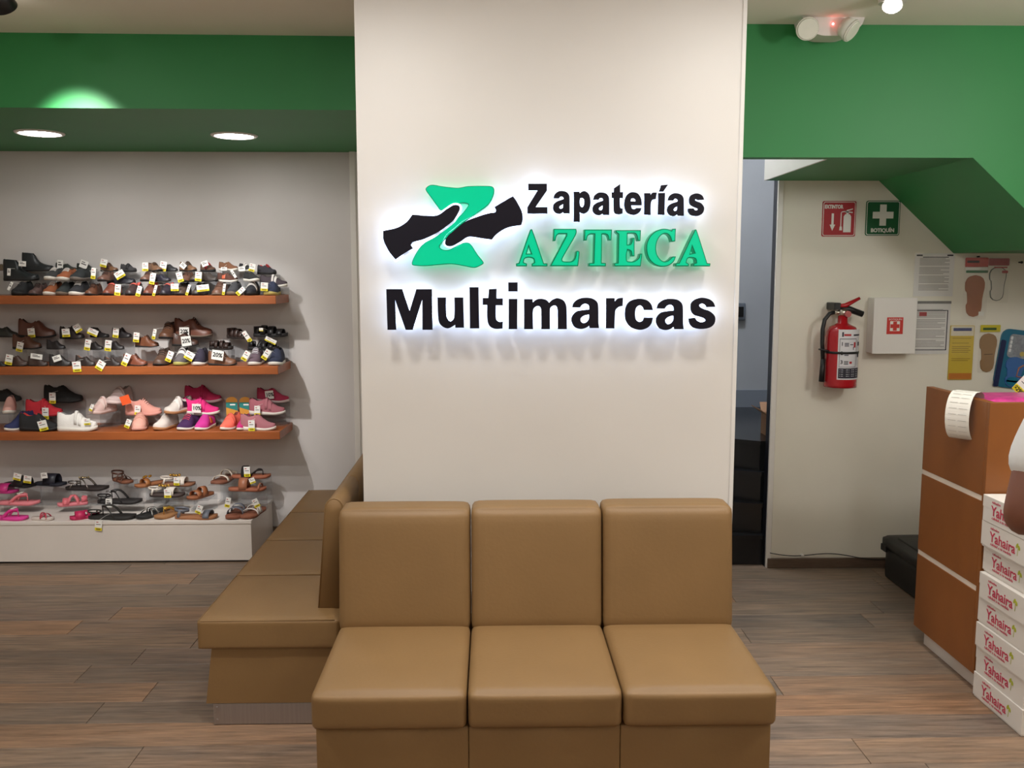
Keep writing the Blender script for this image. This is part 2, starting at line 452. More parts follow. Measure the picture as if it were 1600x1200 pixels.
# cardboard box on the landing
M_card = mat('cardboard', rgb(178, 138, 108), rough=.85, var=.08, scale=9)
bx = thing('cardboard_box', 'open brown cardboard box on the stair landing', 'box', (1.69, 5.15, .68))
z = .68
w = MB()
w.box(1.58, 1.80, 5.06, 5.065, z, z + .12).box(1.58, 1.80, 5.235, 5.24, z, z + .12).box(1.58, 1.585, 5.065, 5.235, z, z + .12).box(1.795, 1.80, 5.065, 5.235, z, z + .12).box(1.585, 1.795, 5.065, 5.235, z, z + .004)
part('body', w, M_card, bx)
for (a, b_, cc, d_) in (((1.58, 5.06), (1.58, 5.24), (-.06, 0), .07), ((1.58, 5.06), (1.8, 5.06), (0, -.05), .05), ((1.58, 5.24), (1.8, 5.24), (0, .04), .09)):
    p = [Vector((a[0], a[1], z + .12)), Vector((b_[0], b_[1], z + .12)), Vector((b_[0] + cc[0], b_[1] + cc[1], z + .12 + d_ * .6)), Vector((a[0] + cc[0], a[1] + cc[1], z + .12 + d_ * .6))]
    b = MB(); q = [v + Vector((0, 0, .004)) for v in p]
    b.add(p + q, [(0, 1, 2, 3), (7, 6, 5, 4), (0, 4, 5, 1), (1, 5, 6, 2), (2, 6, 7, 3), (3, 7, 4, 0)])
    part('flap', b, M_card, bx)
part('label_sheet', MB().box(1.60, 1.66, 5.0585, 5.06, z + .02, z + .10), M_white, bx)
# intercom on the stairwell wall
p = at(1153, 487, y=6.28)
ic = thing('wall_intercom', 'dark grey wall panel with black screen in the stairwell', 'panel', (p.x, 6.3, p.z))
part('housing', MB().box(p.x - .05, p.x + .05, 6.262, 6.3, p.z - .06, p.z + .06, bevel=.008, seg=2), mat('grey_plastic', rgb(92, 98, 108), rough=.4), ic)
part('screen', MB().box(p.x - .025, p.x + .034, 6.258, 6.263, p.z - .035, p.z + .035, bevel=.001, seg=1), mat('black_glass', rgb(14, 15, 18), rough=.12), ic)

# ================================================================== SHELVES AND PODIUM
M_shelf = mat('shelf_wood', rgb(156, 84, 40), rough=.4, var=.12, scale=5, stretch=(1, 9, 9))
SH_F = 5.158; SH_X1 = -1.213
SHZ = (1.486, 1.088, .713)
for zt, nm in zip(SHZ, ('top', 'second', 'third')):
    solo('wall_shelf', MB().box(-3.395, SH_X1, SH_F, YW - .0005, zt - .047, zt, bevel=.002, seg=1), M_shelf,
         '%s orange-brown wooden shelf holding rows of shoes' % {'top': 'topmost', 'second': 'second from top', 'third': 'lowest'}[nm], 'shelf', 'wooden wall shelves', loc=(-2.3, YW, zt))
M_pod = mat('podium_laminate', rgb(226, 218, 210), rough=.35, var=.01)
PZ = .24; PF = 4.975
pod = thing('display_podium', 'low white podium of sandals on the floor under the shelves', 'podium', (-2.3, 5.2, 0))
part('body', MB().box(-3.395, -1.348, PF + .006, YW - .014, .012, PZ - .018), M_pod, pod)
part('top', MB().box(-3.395, -1.344, PF, YW - .014, PZ - .018, PZ, bevel=.0015, seg=1), M_pod, pod)
part('plinth', MB().box(-3.395, -1.36, PF + .02, YW - .02, 0, .012), mat('dark_plinth', rgb(40, 34, 30)), pod)

# soffit downlights
M_led = emit('led_diffuser', (1, .98, .95, 1), 46)
for i, (px, py, nm) in enumerate(((62, 207, 'left'), (366, 211, 'right'))):
    p = at(px, py, z=SOF)
    t = thing('recessed_downlight', 'round glowing downlight, %s one in the green bulkhead' % nm, 'downlight', (p.x, p.y, SOF), 'bulkhead downlights')
    part('trim_ring', MB().lathe(p.x, p.y, [(.098, SOF), (.118, SOF), (.118, SOF - .004), (.112, SOF - .009), (.098, SOF - .009)], ring=True), M_white, t)
    part('diffuser', MB().lathe(p.x, p.y, [(.0, SOF - .001), (.1, SOF - .001), (.1, SOF - .006), (.0, SOF - .007)]), M_led, t)

# ceiling spotlights
M_blk = mat('black_metal', rgb(26, 26, 26), rough=.45)
def spotlight(x, y, tgt, label, m, lensmat, zc=2.56, L=.11, r=.052):
    t = thing('ceiling_spotlight', label, 'spotlight', (x, y, CEIL), 'ceiling spotlights')
    part('canopy', MB().cyl((x, y, CEIL), (x, y, CEIL - .022), .05), m, t)
    part('stem', MB().cyl((x, y, CEIL - .02), (x, y, zc), .009, n=10), m, t)
    d = (Vector(tgt) - Vector((x, y, zc))).normalized(); c0 = Vector((x, y, zc))
    hd = part('head', MB().cyl(c0 - d * L * .55, c0 + d * L * .45, r * .82, r, n=28), m, t)
    part('lens', MB().cyl(c0 + d * L * .45, c0 + d * (L * .45 + .003), r * .85, n=28), lensmat, hd)
    return t
spotlight(-1.79, 3.5, (-1.75, 5.4, 1.0), 'black cylindrical spotlight on the ceiling above the shoe shelves', M_blk, emit('lens_warm', (1, .93, .82, 1), 6), zc=2.598, L=.07, r=.048)
spotlight(1.497, 3.5, (1.1, 2.6, 1.2), 'small white spotlight glowing on the ceiling by the green wall', M_white, emit('lens_white', (1, .97, .95, 1), 30), zc=2.612, L=.05, r=.036)

# emergency light
el = thing('emergency_light', 'white twin-head emergency light with red indicator on the ceiling', 'emergency light', (1.4, 3.82, CEIL))
pts = []
for k in range(25):
    a = PI * k / 24
    pts.append((1.378 + (.126 - .045 * math.sin(a)) * math.copysign(abs(math.cos(a)) ** .45, math.cos(a)), CEIL - .072 * math.sin(a) ** .6))
part('housing', MB().prism(pts, .105, lambda u, v, w: Vector((u, 3.772 + w, v))), M_white, el)
M_head = mat('lamp_head_white', rgb(226, 226, 214), rough=.3)
for hp_, d in (((1261, 44), (-.12, -.9, -.42)), ((1327, 46), (.62, -.5, -.6))):
    d = Vector(d).normalized(); c0 = at(*hp_, y=3.745)
    h = part('lamp_head', MB().cyl(c0 - d * .032, c0 + d * .008, .036, .046, n=28).cyl(c0 + d * .008, c0 + d * .016, .046, .044, n=28), M_head, el)
    part('lens', MB().cyl(c0 + d * .016, c0 + d * .020, .041, .038, n=28), mat('lens_clear', rgb(236, 238, 224), rough=.08), h)
p = at(1302, 37, y=3.768)
part('indicator', MB().ball((p.x, 3.770, p.z), .004, 6), emit('red_led', (1, .1, .1, 1), 25), el)
# ================================================================== SIGN
def trace(spec, ox, oy, sc, dx=0, dy=0):
    """outline traced as 'x,y' corners and 'x,y~' smooth points -> photo pixels"""
    pts = []
    for t in spec.split():
        sm = t.endswith('~'); x, y = t.rstrip('~').split(',')
        pts.append((ox + (float(x) + dx) / sc, oy + (float(y) + dy) / sc, sm))
    out = []; n = len(pts)
    for i in range(n):
        a, b = pts[i], pts[(i + 1) % n]; p, q = pts[i - 1], pts[(i + 2) % n]
        if not a[2] and not b[2]: out.append((a[0], a[1])); continue
        ta = ((b[0] - p[0]) / 2, (b[1] - p[1]) / 2) if a[2] else ((b[0] - a[0]) * .6, (b[1] - a[1]) * .6)
        tb = ((q[0] - a[0]) / 2, (q[1] - a[1]) / 2) if b[2] else ((b[0] - a[0]) * .6, (b[1] - a[1]) * .6)
        L = math.hypot(b[0] - a[0], b[1] - a[1])
        for T in (ta, tb): pass
        def lim(T):
            l = math.hypot(*T); k = min(1, 1.1 * L / l) if l > 1e-6 else 1
            return (T[0] * k, T[1] * k)
        ta, tb = lim(ta), lim(tb)
        for j in range(5):
            s = j / 5; h00 = 2 * s ** 3 - 3 * s ** 2 + 1; h10 = s ** 3 - 2 * s ** 2 + s; h01 = -2 * s ** 3 + 3 * s ** 2; h11 = s ** 3 - s ** 2
            out.append((h00 * a[0] + h10 * ta[0] + h01 * b[0] + h11 * tb[0], h00 * a[1] + h10 * ta[1] + h01 * b[1] + h11 * tb[1]))
    return out
FACE_Y = PY - .07
def to_wall(loops, y=FACE_Y):
    r = []
    for lp in loops:
        q = []
        for px, py in lp:
            p = at(px, py, y=y); q.append((p.x, p.z))
        r.append(q)
    return r
def slab(loops, y0, y1, parent, m, name, offset=0.0):
    me = curve_mesh(loops, (y1 - y0) / 2, offset)
    for v in me.vertices:
        x, z, d = v.co
        v.co = Vector((x, (y0 + y1) / 2 - d, z)) - ROOT[parent]
    return part(name, me, m, parent)
A_HI = ("1148,402 1170,340~ 1240,285~ 1330,268~ 1430,280~ 1495,330~ 1510,400~ 1512,620 1520,690 1393,690 1385,655 1330,690~ 1260,703~ 1180,675~ 1137,590~ 1150,520~ 1210,460~ 1300,440~ 1385,432 1380,380~ 1340,352~ 1290,365~ 1255,408",
        "1382,503 1320,515~ 1270,550~ 1268,595~ 1305,622~ 1350,605~ 1380,560~")
A_LO = ("532,318 555,250~ 610,205~ 675,195~ 750,215~ 795,270~ 802,350~ 802,570 705,570 695,548 640,575~ 570,560~ 525,500~ 535,420~ 590,370~ 660,345~ 700,325~ 690,295~ 655,288~ 625,318",
        "695,415 650,440~ 628,470~ 650,492~ 685,475~")
M1, M2, M3 = (595, 435, 8.889), (765, 435, 8.889), (940, 435, 8.889)
C4, C5, C6, C7 = (815, 280, 10.667), (955, 280, 10.667), (800, 350, 10), (955, 350, 10)
LG = (580, 270, 5.714)
WORD1 = [
 (C4, ("112,75 422,75 422,190 235,465 430,465 430,572 97,572 97,465 268,185 112,185",)),
 (C4, A_LO),
 (C4, ("870,208 965,208 970,235 1010,205~ 1060,200~ 1120,245~ 1148,340~ 1145,440~ 1110,530~ 1050,570~ 1000,568~ 970,545 970,710 870,710", "975,330~ 1005,310~ 1040,335~ 1045,400~ 1030,450~ 1005,468~ 978,440~ 970,390~")),
 (C4, A_LO, 660, 24),
 (C5, ("150,80 150,215 198,215 198,315 145,315 148,460~ 165,485~ 192,485 190,570 130,585~ 65,570~ 42,510~ 40,315 10,315 10,215 45,215 48,150",)),
 (C5, ("510,435 335,435 345,485~ 385,500~ 420,480 505,482 480,540~ 420,585~ 350,593~ 270,560~ 225,480~ 220,380~ 245,290~ 300,230~ 365,215~ 440,235~ 490,300~ 510,380~", "325,368 335,330~ 370,318~ 400,335~ 408,368")),
 (C5, ("555,232 655,232 660,270 690,225~ 762,222 745,330 690,345~ 665,390~ 658,480~ 658,593 552,593",)),
 (C5, ("790,228 900,228 888,593 780,593", "835,100 948,90 870,205 800,208")),
 (C5, A_LO, 410, 38),
 (C5, ("1550,338 1445,350 1425,335~ 1400,340~ 1420,365~ 1500,400~ 1548,470~ 1535,550~ 1480,600~ 1410,613~ 1330,595~ 1285,540~ 1282,490 1370,480 1400,515~ 1440,510~ 1440,490~ 1380,465~ 1320,425~ 1300,350~ 1325,275~ 1390,240~ 1460,240~ 1520,275~",)),
]
WORD3 = [
 (M1, ("75,150 295,150 398,455 492,150 708,150 718,715 578,715 575,290 442,715 345,715 195,290 212,715 92,715",)),
 (M1, ("785,265 905,265 912,525~ 963,600~ 1018,545~ 1022,265 1145,265 1155,685 1035,685 1033,645 930,695~ 835,650~ 797,560~",)),
 (M1, ("1230,122 1358,122 1368,695 1238,695",)),
 (M2, ("97,145 97,278 185,278 185,375 88,375 90,560~ 130,603~ 185,600 180,697 70,700~ -5,655~ -33,560~ -35,370 -97,370 -97,272 -20,272 -10,150",)),
 (M2, ("265,285 387,285 383,705 265,705", "260,55 390,55 390,183 260,183")),
 (M2, ("480,288 597,288 600,335 650,295~ 715,283~ 790,300~ 828,340 870,298~ 945,275~ 1030,310~ 1068,400~ 1073,705 948,705 945,440~ 925,385~ 885,378~ 845,410~ 838,470 838,705 720,705 716,440~ 700,395~ 655,385~ 612,420~ 600,480 603,705 480,705",)),
 (M2, A_HI),
 (M3, ("65,275 183,275 185,325 230,280~ 298,270 292,385 240,395~ 195,440~ 186,500~ 178,695 62,695",)),
 (M3, ("712,440 590,440 570,395~ 525,375~ 480,410~ 465,490~ 480,575~ 525,605~ 570,590~ 590,545 712,548 690,630~ 630,690~ 530,715~ 410,680~ 340,590~ 325,480~ 345,380~ 410,310~ 520,283~ 625,300~ 690,360~",)),
 (M3, A_HI, -380, 15),
 (M3, ("1578,395 1460,400 1440,370~ 1400,350~ 1360,365~ 1365,395~ 1420,425~ 1510,460~ 1575,530~ 1570,620~ 1510,680~ 1400,703~ 1290,690~ 1230,640~ 1208,555 1300,548 1330,590~ 1390,610~ 1445,590~ 1430,560~ 1370,535~ 1280,505~ 1240,430~ 1250,340~ 1320,285~ 1410,268~ 1500,290~ 1555,335~",)),
]
WORD2 = [
 (C6, ("285,90~ 318,88~ 500,615 555,615 555,662 310,662 310,620 348,600 335,545~ 265,525~ 200,545~ 185,600 235,618 235,662 65,662 65,615 105,610", "262,360 300,462 232,462")),
 (C6, ("650,75 1005,75 1012,130~ 985,200~ 790,540~ 800,580~ 930,582~ 985,530~ 1005,430~ 1030,418~ 1058,440~ 1035,660 595,660 850,180 850,155 735,155 700,185~ 680,262 645,262",)),
 (C6, ("1130,85 1565,85 1555,255 1515,255 1495,180~ 1450,158~ 1410,160 1405,605 1470,610 1470,662 1205,662 1205,610 1275,605 1290,160 1230,160~ 1185,190~ 1170,255 1130,255",)),
 (C7, ("70,95 468,95 460,265 420,265 400,185~ 370,150~ 260,150 255,320 300,315~ 325,270~ 325,215 368,215 368,505 325,505 310,430~ 260,405 245,480~ 250,570~ 290,585~ 360,580~ 430,530~ 450,462 490,462 465,662 50,662 50,610 105,605 115,160 70,125",)),
 (C7, ("960,75 1015,72 1005,272 945,278 920,200~ 870,155~ 800,165~ 735,240~ 705,350~ 715,460~ 760,540~ 820,582~ 890,570~ 960,508 1015,505 980,590~ 900,650~ 800,668~ 690,640~ 600,560~ 555,440~ 555,310~ 605,195~ 690,115~ 800,75~ 890,80~ 945,100",)),
 (C7, ("1310,90~ 1338,92~ 1505,612 1555,615 1550,662 1285,662 1290,620 1330,605 1320,550~ 1265,530~ 1200,540~ 1180,600 1220,625 1215,662 1005,662 1010,612 1065,605", "1268,360 1305,450 1240,465")),
]
M_face = mat('black_letter_face', rgb(15, 11, 26), rough=.5, var=.02, spec=.25)
M_halo = emit('halo_acrylic', (.55, .70, 1, 1), 3.0, base=(.9, .93, 1, 1))
_nt = M_halo.node_tree
_tc = _nt.nodes.new('ShaderNodeTexCoord'); _no = _nt.nodes.new('ShaderNodeTexNoise'); _no.inputs['Scale'].default_value = 26; _no.inputs['Detail'].default_value = 1
_mr = _nt.nodes.new('ShaderNodeMapRange'); _mr.inputs['From Min'].default_value = .36; _mr.inputs['From Max'].default_value = .66; _mr.inputs['To Min'].default_value = .6; _mr.inputs['To Max'].default_value = 5.2
_nt.links.new(_tc.outputs['Object'], _no.inputs['Vector']); _nt.links.new(_no.outputs['Fac'], _mr.inputs['Value']); _nt.links.new(_mr.outputs[0], _nt.nodes['Principled BSDF'].inputs['Emission Strength'])
M_gbody = emit('green_letter_return', (0, .30, .15, 1), .25, base=rgb(0, 110, 68))
M_gback = emit('green_backlight', (.0, .75, .36, 1), 2.2, base=rgb(0, 120, 72))
M_gface = emit('green_letter_face', (0, .56, .29, 1), .85, base=rgb(0, 112, 70))
for _m in (M_gface, M_gbody): _m.node_tree.nodes['Principled BSDF'].inputs['Specular IOR Level'].default_value = .15
def word(letters, label, dark, nm):
    xs = None
    L = []
    for it in letters:
        org, spec = it[0], it[1]; dx, dy = (it[2], it[3]) if len(it) > 2 else (0, 0)
        L.append(to_wall([trace(s_, *org, dx, dy) for s_ in spec]))
    mx = sum(p[0] for lp in L for p in lp[0]) / sum(len(lp[0]) for lp in L); mz = min(p[1] for lp in L for p in lp[0])
    t = thing(nm, label, 'sign', (mx, PY, mz))
    for lp in L:
        if dark:
            a = slab(lp, FACE_Y, FACE_Y + .012, t, M_face, 'letter')
            slab(lp, FACE_Y + .0125, FACE_Y + .054, a, M_halo, 'backlight', offset=-.0015)
        else:
            a = slab(lp, FACE_Y + .004, FACE_Y + .05, t, M_gbody, 'letter')
            slab(lp, FACE_Y, FACE_Y + .0035, a, M_gface, 'lit_face', offset=-.0036)
            slab(lp, FACE_Y + .0505, FACE_Y + .053, a, M_gback, 'backlight', offset=-.004)
    for lp in L[::max(1, len(L) - 1)]:         # stand-offs that hold the row on the wall
        x0, z0 = sum(p[0] for p in lp[0]) / len(lp[0]), sum(p[1] for p in lp[0]) / len(lp[0])
    return t
word(WORD1, 'small black backlit letters above the green serif letters', True, 'letter_sign')
word(WORD2, 'glowing green serif letters between two rows of black letters', False, 'letter_sign')
word(WORD3, 'large black backlit letters in the bottom row of the sign', True, 'letter_sign')
# emblem
ZG = to_wall([trace("485,150~ 510,115~ 550,105~ 640,120~ 770,133~ 860,118~ 1000,115~ 1080,122~ 1100,160~ 1080,230~ 1040,290~ 960,350~ 860,420~ 760,500~ 690,570~ 635,620~ 610,660~ 640,685~ 700,685~ 780,640~ 850,622~ 890,640~ 950,730~ 1003,800~ 980,825~ 920,848~ 840,835~ 720,815~ 600,822~ 480,832~ 370,825~ 365,790~ 410,700~ 470,630~ 560,580~ 640,520~ 700,455~ 790,385~ 850,315~ 865,280~ 810,270~ 750,290~ 690,320~ 620,332~ 590,300~ 540,230~", *LG)])
SL = to_wall([trace("110,520 240,490~ 320,440~ 370,375 480,385~ 590,382~ 680,325~ 740,290~ 788,300~ 785,345~ 740,420~ 690,465~ 600,530~ 480,590~ 370,620 355,645 375,675 290,725~ 220,775 160,700~ 115,600~", *LG)])
SR = to_wall([trace("1265,212 1310,280~ 1345,350~ 1352,420~ 1340,468 1220,490~ 1130,540~ 1078,598 980,585~ 870,572~ 800,615~ 720,655~ 670,650~ 660,615~ 690,560~ 740,520~ 840,440~ 960,390~ 1060,362~ 1105,355~ 1115,335 1100,308 1180,260~", *LG)])
em = thing('emblem_sign', 'glowing green Z emblem crossed by two black shoe shapes', 'emblem', (-.18, PY, 1.65))
a = slab(ZG, FACE_Y + .006, FACE_Y + .05, em, M_gbody, 'z_shape')
slab(ZG, FACE_Y + .002, FACE_Y + .0055, a, M_gface, 'lit_face', offset=-.0025)
slab(ZG, FACE_Y + .0505, FACE_Y + .053, a, M_gback, 'backlight', offset=-.004)
for s_ in (SL, SR):
    a = slab(s_, FACE_Y - .016, FACE_Y - .004, em, M_face, 'shoe_shape')
    slab(s_, FACE_Y - .0035, FACE_Y + .0015, a, M_halo, 'white_border', offset=.007)
    slab(s_, FACE_Y + .008, FACE_Y + .05, a, M_halo, 'backlight', offset=.004)

# ================================================================== SOFAS
M_leather = mat('tan_leather', rgb(132, 102, 65), rough=.5, var=.05, scale=4, bump=.05, bscale=90, spec=.35)
M_seam = mat('seam_dark', rgb(52, 36, 24), rough=.8)
sofa = thing('front_sofa', 'tan leather three-seat sofa in front of the sign pillar', 'sofa', (.15, 2.85, 0))
X0, X1 = -.528, .834
cw = (X1 - X0) / 3
for k in range(3):
    a, b = X0 + k * cw + .0015, X0 + (k + 1) * cw - .0015
    part('seat_cushion', MB().rbox(a, b, 2.505, 3.03, .288, .400, r=.019, n=14, crown=(0, .008, .010)), M_leather, sofa)
    dz = (.0, .003, .006)[k]
    part('back_cushion', MB().rbox(a, b, 3.0, 3.125, .385, .80 + dz, r=.02, n=14, crown=(0, .012, .006), tf=lambda p: Vector((p.x, p.y + (p.z - .385) * .11, p.z))), M_leather, sofa)
for k in range(3):
    a, b = X0 + .012 + k * (cw - .008), X0 + .012 + (k + 1) * (cw - .008)
    part('base_panel', MB().box(a, b - .001, 2.525, 3.05, .075, .287, bevel=.004, seg=2), M_leather, sofa)
part('back_panel', MB().box(X0 + .01, X1 - .01, 3.05, 3.135, .075, .40, bevel=.004, seg=1), M_leather, sofa)
M_alu = mat('brushed_aluminium', rgb(168, 162, 160), rough=.35, metal=.85, var=.06, scale=3, stretch=(40, 1, 1))
part('plinth', MB().box(X0 + .05, X1 - .05, 2.58, 3.10, 0, .075), M_alu, sofa)

bench = thing('side_bench', 'long tan leather bench running back along the pillar', 'bench', (-.79, 4.09, 0))
BX0, BX1, BY0 = -1.04, -.537, 3.095
seg = .4935
for k in range(4):
    y0, y1 = BY0 + k * seg, BY0 + (k + 1) * seg
    sc_ = part('seat_cushion', MB().rbox(BX0, BX1, y0 + .001, y1 - .001, .288, .392, r=.007, n=10, crown=(.003, .002, .006)), M_leather, bench)
    part('piping', MB().tube([(BX0 + .004, y1 - .004, .390), (BX0 + .004, y0 + .006, .390), (BX0 + .02, y0 + .004, .391), (BX1 - .02, y0 + .004, .391)], .0028, 6), M_leather, sc_)
    prof = [(-.632, .392), (-.60, .76)]
    for j in range(1, 8):
        an = PI - PI * j / 8; prof.append((-.5675 + .0325 * math.cos(an), .765 + .038 * math.sin(an)))
    prof += [(-.535, .76), (-.535, .392)]
    ya = max(y0, 3.20) + .001
    mbk = MB()
    rings = [[Vector((u, yy_, v)) for u, v in prof] for yy_ in (ya, ya + .006, y1 - .007, y1 - .001)]
    for r_ in (0, 3):
        cx_, cz_ = -.58, .58
        rings[r_] = [Vector((cx_ + (p.x - cx_) * .93, p.y, cz_ + (p.z - cz_) * .985)) for p in rings[r_]]
    mbk.loft(rings)
    bc = part('back_cushion', mbk, M_leather, bench)
    if k == 0:
        part('piping', MB().tube([Vector((u, ya + .004, v)) for u, v in prof], .0035, 6), M_leather, bc)
    # base panel, flaring outwards at the foot
    pr = [(-.995, .287), (-1.022, .082), (-.56, .082), (-.56, .287)]
    part('base_panel', MB().prism(pr, seg - .004 - (.012 if k == 0 else 0), lambda u, v, w, y0=y0, k=k: Vector((u, y0 + .002 + (.012 if k == 0 else 0) + w, v))), M_leather, bench)
pl = part('plinth', MB().box(-.998, -.58, 3.11, 5.05, .002, .08, bevel=.001, seg=1), M_alu, bench)
for zz in (.02, .066):
    part('screw', MB().cyl((-.985, 3.1105, zz), (-.985, 3.107, zz), .004, n=10), M_alu, pl)

# ================================================================== COUNTER
M_wood = mat('counter_wood', rgb(138, 82, 36), rough=.38, var=.14, scale=2.2, stretch=(2, 2, 1.0), bump=.01)
CX, CF, CB, CT = 1.85, 3.30, 3.80, 1.13
ct = thing('checkout_counter', 'orange-brown wooden checkout counter with white inlay strips', 'counter', (2.4, 3.5, 0))
M_strip = mat('white_inlay', rgb(226, 212, 196), rough=.4)
zs = ((.075, .399), (.419, .752), (.772, CT))
for z0, z1 in zs:
    part('side_panel', MB().box(CX, CX + .03, CF + .02, CB, z0, z1, bevel=.0015, seg=1), M_wood, ct)
for z0 in (.399, .752):
    part('inlay_strip', MB().box(CX + .002, CX + .028, CF + .02, CB - .002, z0, z0 + .02), M_strip, ct)
part('front_panel', MB().box(CX, 3.2, CF, CF + .02, .075, CT, bevel=.0015, seg=1), M_wood, ct)
part('back_panel', MB().box(CX + .03, 3.2, CB - .02, CB, .075, 1.06), M_wood, ct)
part('worktop', MB().box(CX + .031, 3.2, CF + .021, CB - .021, 1.03, 1.055), mat('worktop_brown', rgb(92, 70, 54), rough=.5, var=.1), ct)
part('plinth', MB().box(CX + .035, 3.15, CF + .05, CB - .03, 0, .075), M_pod, ct)

# curled receipt on the counter edge
M_paper = mat('till_paper', rgb(236, 232, 222), rough=.8, var=.02)
M_print = mat('grey_print', rgb(150, 146, 142), rough=.9)
ra, rb = 3.405, 3.50
path = [(CX + .06, CT - .02), (CX + .045, CT + .01), (CX + .015, CT + .022)]
for k in range(15):
    an = math.radians(80 + k * 14.5)
    path.append((CX - .012 + .062 * math.cos(an), CT - .072 + .094 * math.sin(an)))
def pst(o): return o
rc = thing('till_receipt', 'curled white till receipt hanging over the counter edge', 'receipt', (CX - .03, 3.45, CT))
ca, sa = math.cos(math.radians(38)), math.sin(math.radians(38))
def rp(u, t_, v): return Vector((CX + (u - CX) * ca - t_ * sa, 3.47 + (u - CX) * sa + t_ * ca, v))
wd = .046
b = MB()
n_ = len(path); vv = [rp(u, t_, v) for t_ in (-wd, wd) for u, v in path]
b.add(vv, [(k, k + 1, n_ + k + 1, n_ + k) for k in range(n_ - 1)], True)
part('paper', b, M_paper, rc)
b = MB()
cx_, cz_ = CX - .012, CT - .072
for k in range(4, n_ - 1):
    u, v = (path[k][0] + path[k + 1][0]) / 2, (path[k][1] + path[k + 1][1]) / 2
    nx, nz = u - cx_, v - cz_; l2 = math.hypot(nx, nz); nx /= l2; nz /= l2
    tx, tz = -nz, nx
    for (y0, y1) in ((-.036, -.004), (.004, .034)):
        b.add([rp(u + nx * .0016 + sg * tx * .001, t_, v + nz * .0016 + sg * tz * .001) for sg, t_ in ((-1, y0), (-1, y1), (1, y1), (1, y0))], [(0, 1, 2, 3)])
part('print', b, mat('faint_print', rgb(190, 186, 180), rough=.9), rc)
# things on the counter
pk = thing('pink_package', 'flat magenta and pink package lying on the counter', 'package', (2.15, 3.6, 1.055))
part('wrapper', MB().rbox(1.91, 2.45, 3.40, 3.62, 1.055, 1.125, r=.012, n=6, crown=(.004, .004, .006)), mat('magenta_film', rgb(206, 66, 140), rough=.3, var=.25, scale=30), pk)
b = MB()
for k in range(14):
    x = 1.97 + k * .032
    b.box(x, x + .018, 3.397, 3.3995, 1.085 + .01 * (k % 3), 1.10 + .008 * (k % 2) + .01 * (k % 3))
part('print', b, mat('pink_print', rgb(246, 206, 222), rough=.5), pk)

# stack of shoe boxes
M_box = mat('white_carton', rgb(226, 219, 210), rough=.6, var=.015)
M_red = mat('red_print', rgb(196, 52, 82), rough=.7, var=.03)
M_leaf = mat('leaf_print', rgb(176, 180, 52), rough=.7, var=.03)
BHT = .0985
jit = [(0, 0), (.004, .002), (-.003, .0), (.002, .003), (-.004, -.004), (.012, .008), (-.002, .006), (-.004, .004)]
ordn = ['bottom', 'second', 'third', 'fourth', 'fifth', 'sixth', 'seventh', 'top']
for k in range(8):
    jx, jy = jit[k]; x0, x1, y0, y1 = 1.842 + jx, 2.04 + jx, 2.962 + jy, 3.283 + jy; z0 = k * BHT
    lab = 'white shoe box with red lettering, %s' % ('at the bottom of the stack' if k == 0 else ('topmost of the stack' if k == 7 else '%s from the bottom of the stack' % ordn[k]))
    t = thing('shoe_box', lab, 'box', ((x0 + x1) / 2, (y0 + y1) / 2, z0), 'stacked white shoe boxes')
    part('body', MB().box(x0 + .003, x1 - .003, y0 + .003, y1 - .003, z0, z0 + BHT - .03, bevel=.001, seg=1), M_box, t)
    lh = .045 if k in (7, 4, 1) else .092
    ld = part('lid', MB().box(x0, x1, y0, y1, z0 + BHT - lh, z0 + BHT - .0005, bevel=.0012, seg=1), M_box, t)
    uy, ux = UP, -BACK
    xo = x0 - .0008 if lh > .06 else x0 - .0008
    yc = y1 - .06
    if lh < .06:      # print bridges lid and body
        part('front_board', MB().box(x0 + .0005, x0 + .003, y0 + .004, y1 - .004, z0 + .002, z0 + BHT - .004), M_box, t)
    lettering('Yahaira', .052, (xo, yc, z0 + .034), ux, uy, M_red, t, offset=.0006, fit=.165)
    lettering('calzados', .013, (xo, yc - .002, z0 + .079), ux, uy, M_red, t, fit=.055)
    lettering('calidad a tu medida', .014, (xo, yc - .006, z0 + .020), ux, uy, M_red, t, fit=.135)
    b = MB()
    ly = yc - .168; lz = z0 + .052
    for (dy, dz, sy, sz, rot) in ((-.006, .015, .0055, .0105, .5), (-.018, .010, .006, .009, -.5)):
        pl_ = []
        for j in range(12):
            an = 2 * PI * j / 12; u, v = sy * math.cos(an), sz * math.sin(an)
            pl_.append((dy + u * math.cos(rot) - v * math.sin(rot), dz + u * math.sin(rot) + v * math.cos(rot)))
        b.prism(pl_, .0006, lambda u, v, w: Vector((xo - w + .0004, ly + u, lz + v)))
    b.prism([(-.011, -.02), (-.009, -.02), (-.011, .006), (-.013, .006)], .0006, lambda u, v, w: Vector((xo - w + .0004, ly + u, lz + v)))
    part('leaf_print', b, M_leaf, t)
    if k == 7:
        lettering('Yahaira', .04, (x0 + .07, y0 + .06, z0 + BHT), XR, BACK, M_red, ld, fit=.1)
        b = MB(); b.prism([(0, 0), (.022, .012), (.044, 0), (.022, -.012)], .0006, lambda u, v, w: Vector((x0 + .05 + u, y1 - .09 + v, z0 + BHT - .0004 + w)))
        part('leaf_print', b, M_leaf, ld)

